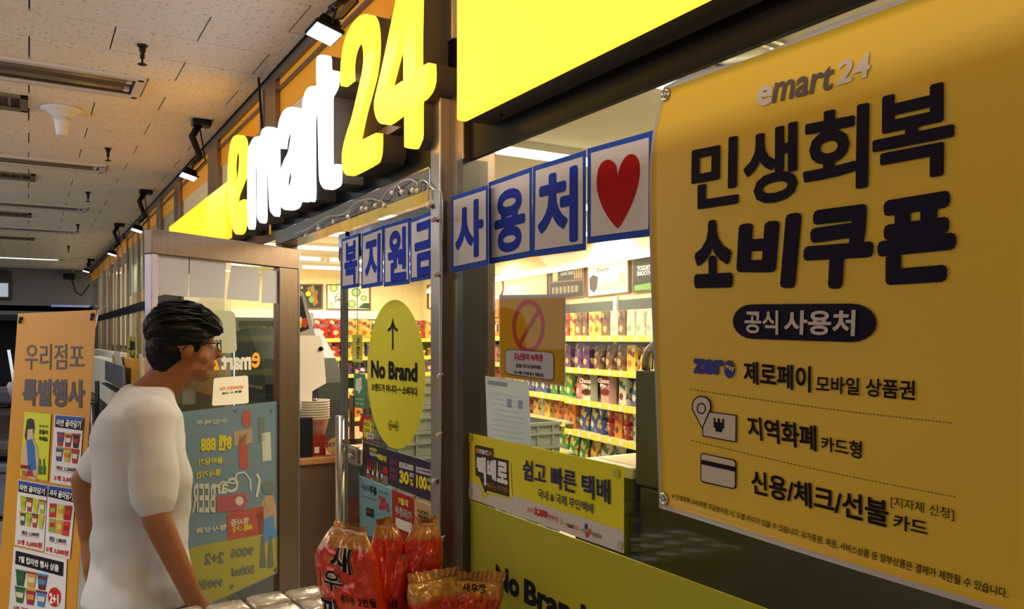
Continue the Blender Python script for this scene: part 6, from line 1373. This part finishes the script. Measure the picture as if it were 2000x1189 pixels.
# film-wrapped carton tray and the display table under everything
T0 = C(-.52, 2.0, 0)
tableM = Matrix.Translation((T0.x, T0.y, 0)) @ Matrix.Rotation(math.radians(4), 4, 'Z')
R = root('display_table', (T0.x, T0.y, 0), 'low display table in front of the door carrying the snack goods, mostly below the frame', 'table')
def tb(bm, a, b, bev=0): bm_box(bm, a, b, bev, tableM)
bm = bmesh.new(); tb(bm, (-.34, -.28, .84), (.6, .1, .87), .004); worldify('table_top', bm_me(bm), SH, R)
for x, y in ((-.3, -.24), (.55, -.24), (-.3, .06), (.55, .06)):
    bm = bmesh.new(); tb(bm, (x-.02, y-.02, 0), (x+.02, y+.02, .84)); worldify('leg', bm_me(bm), STEEL, R)
wrap = mat('film_wrap', (196, 186, 168), .2, .2, coat=.6, bump=.8, bump_s=26, noise_s=4, noise_a=.2)
k = 0
for px0, pz in ((440, 2.1),):
    pass
TM = Plane((0, 0, .965), (0, 0, 1))
pts = [TM(*p) for p in ((330, 1190), (622, 1137), (668, 1175), (700, 1225), (380, 1290))]
a0 = TM(622, 1137); a1 = TM(300, 1195); e1 = (a1-a0); L1 = e1.length; e1.normalize(); e2 = Vector((-e1.y, e1.x, 0)); 
if (CAM-a0).dot(e2) < 0: e2 = -e2
WM = Matrix.Translation(a0) @ Matrix((tuple([e1.x, e2.x, 0, 0]), tuple([e1.y, e2.y, 0, 0]), (0, 0, 1, 0), (0, 0, 0, 1)))
i = 0; x = 0.0
while x < L1+.1:
    for j in range(3):
        bm = bmesh.new(); bm_box(bm, (x+.003, j*.1+.002, -.09), (x+.097, j*.1+.098, random.uniform(-.004, .003)), .012, WM)
        bmesh.ops.subdivide_edges(bm, edges=bm.edges[:], cuts=1)
        R = worldify('wrapped_pack', bm_me(bm, True), wrap, None); tag(R, 'clear film wrapped pack on the display table, row %s, %s from the snack bags' % (ordn[j], ordn[i]), 'pack', 'film wrapped packs on the display table')
    x += .1; i += 1
# shelf board that carries the packs
# ---------------------------------------------------------------- goods behind the standing banner
random.seed(9)
def gpt(px, py, y): return FY(y)(px, py)
R = root('goods_cart', gpt(225, 1100, -.25)*1, 'grey utility cart with cartons parked by the shop front behind the standing banner', 'cart'); c0 = gpt(210, 770, -.22); R.location = (c0.x, -.22, 0)
X0 = c0.x
box('shelf', (X0-.9, -.42, c0.z-.03), (X0+.45, -.06, c0.z), mat('cart_grey', (120, 116, 108), .5), R, .004); 
for dx in (-.85, .4):
    for yy in (-.4, -.09): tube('leg', [(X0+dx, yy, 0), (X0+dx, yy, c0.z)], .015, STEEL, R, 8)
box('lower_shelf', (X0-.9, -.42, .4), (X0+.45, -.06, .43), mat('cart_grey', (120, 116, 108)), R, .004)
cw_ = mat('carton_white', (216, 216, 220), .6)
def carton(px0, px1, pyt, pyb, y, dpt, m, lab, name='carton', inks=None):
    pl_ = Plane((0, y, 0), (0, -1, 0)); a = pl_(px0, pyb); b = pl_(px1, pyt); R = root(name, ((a.x+b.x)/2, y, c0.z if pyb is None else a.z), lab, 'carton'); box('box', (a.x, y, a.z), (b.x, y+dpt, b.z), m, R, .006); return R
carton(176, 216, 706, 762, -.36, .13, cw_, 'white wrapped carton on the cart beside the standing banner'); carton(178, 232, 690, 712, -.2, .11, cw_, 'flat white wrapped bundle at the back of the cart')
carton(219, 256, 700, 758, -.34, .1, mat('carton_orange', (206, 150, 60), .5), 'orange box behind the grey card holder on the cart')
R = root('card_holder', gpt(213, 740, -.4), 'small grey card holder clipped to the cart edge', 'holder'); a = gpt(205, 742, -.4); b = gpt(240, 715, -.4); box('panel', (a.x, -.4, a.z), (b.x, -.385, b.z), mat('holder_grey', (120, 122, 126), .3, .3), R, .003); box('tray', (a.x, -.43, a.z-.03), (b.x, -.385, a.z-.02), BLACKM, R)
def strip(px0, px1, pyt, pyb, y, m, lab, txt=None, sl=0):
    pl_ = FY(y); a_ = pl_((px0+px1)/2, pyb-4); R, P = poster('price_strip', lab, 'sign', pl_, [(px0-sl, pyt), (px1-sl, pyt+2), (px1, pyb), (px0, pyb-2)], m, th=.003)
    if txt: P.text(txt, [(px1-2, pyt+8), (px1-2, pyb-8), (px0+2, pyb-8), (px0+2, pyt+8)], INK, .04); 
    P.finish(); box('stem', (a_.x-.006, y, c0.z), (a_.x+.006, y+.004, max(a_.z, c0.z+.01)), m, R)
strip(249, 266, 656, 770, -.3, mat('strip_olive', (170, 164, 60), .4), 'tall olive yellow price strip standing in the cart', '특가 행사')
strip(238, 250, 686, 768, -.36, mat('strip_pale', (190, 192, 176), .5), 'pale price strip leaning to one side in the cart', None, 16)
strip(267, 278, 690, 775, -.28, mat('strip_pale', (190, 192, 176)), 'short pale striped card standing upright in the cart')
# clutter of the dark passage end at the far left
R = root('stick_lamp', C(-2.6, 4.2, 1.3), 'white stick lamp leaning in the dark behind the standing banner', 'lamp')
d0 = ray(17, 683); d1 = ray(27, 745); Zl = 5.2; p0 = CAM+d0*Zl; p1 = CAM+d1*Zl
tube('tube', [p0, p1], .009, mat('stick_white', (190, 196, 214), .4, emit=.6), R, 8); bm = bmesh.new(); bm_tube(bm, [p1, p1+(p1-p0)*.1, p1+(p1-p0)*.55], [.03, .045, .03], 12); worldify('base', bm_me(bm, True), mat('lamp_base', (150, 152, 160), .4), R)
tube('pole', [p1+(p1-p0)*.4, Vector((p1.x, p1.y, 0))], .012, polem, R)
px = lambda a, b, Z: CAM+ray(a, b)*Z
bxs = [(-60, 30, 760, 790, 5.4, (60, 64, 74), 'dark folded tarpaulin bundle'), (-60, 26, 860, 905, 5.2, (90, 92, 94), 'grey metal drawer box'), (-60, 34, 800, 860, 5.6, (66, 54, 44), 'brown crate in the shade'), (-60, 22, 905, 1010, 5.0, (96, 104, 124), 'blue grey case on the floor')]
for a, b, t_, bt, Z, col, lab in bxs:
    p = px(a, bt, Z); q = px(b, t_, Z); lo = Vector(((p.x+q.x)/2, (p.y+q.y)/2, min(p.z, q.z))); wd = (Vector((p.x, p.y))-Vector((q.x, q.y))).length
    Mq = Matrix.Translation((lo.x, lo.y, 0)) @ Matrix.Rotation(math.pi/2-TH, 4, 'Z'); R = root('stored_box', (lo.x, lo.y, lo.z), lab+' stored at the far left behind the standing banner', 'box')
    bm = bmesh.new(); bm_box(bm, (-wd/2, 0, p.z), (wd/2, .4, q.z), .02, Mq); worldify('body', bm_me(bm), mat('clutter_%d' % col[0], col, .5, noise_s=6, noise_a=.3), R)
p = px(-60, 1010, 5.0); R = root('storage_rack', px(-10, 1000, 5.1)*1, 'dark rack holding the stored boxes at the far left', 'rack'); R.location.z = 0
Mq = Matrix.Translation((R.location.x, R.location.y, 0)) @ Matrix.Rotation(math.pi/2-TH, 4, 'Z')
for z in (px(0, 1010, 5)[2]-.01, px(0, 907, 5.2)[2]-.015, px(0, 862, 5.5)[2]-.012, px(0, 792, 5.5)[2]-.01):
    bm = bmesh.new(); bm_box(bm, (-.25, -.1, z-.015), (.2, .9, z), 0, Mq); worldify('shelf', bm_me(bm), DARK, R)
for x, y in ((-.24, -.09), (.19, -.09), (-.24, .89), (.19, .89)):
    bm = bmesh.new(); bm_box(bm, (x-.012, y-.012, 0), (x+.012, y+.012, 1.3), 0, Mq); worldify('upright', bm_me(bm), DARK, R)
bpy.data.objects.remove(_to); bpy.data.scenes.remove(_s2)
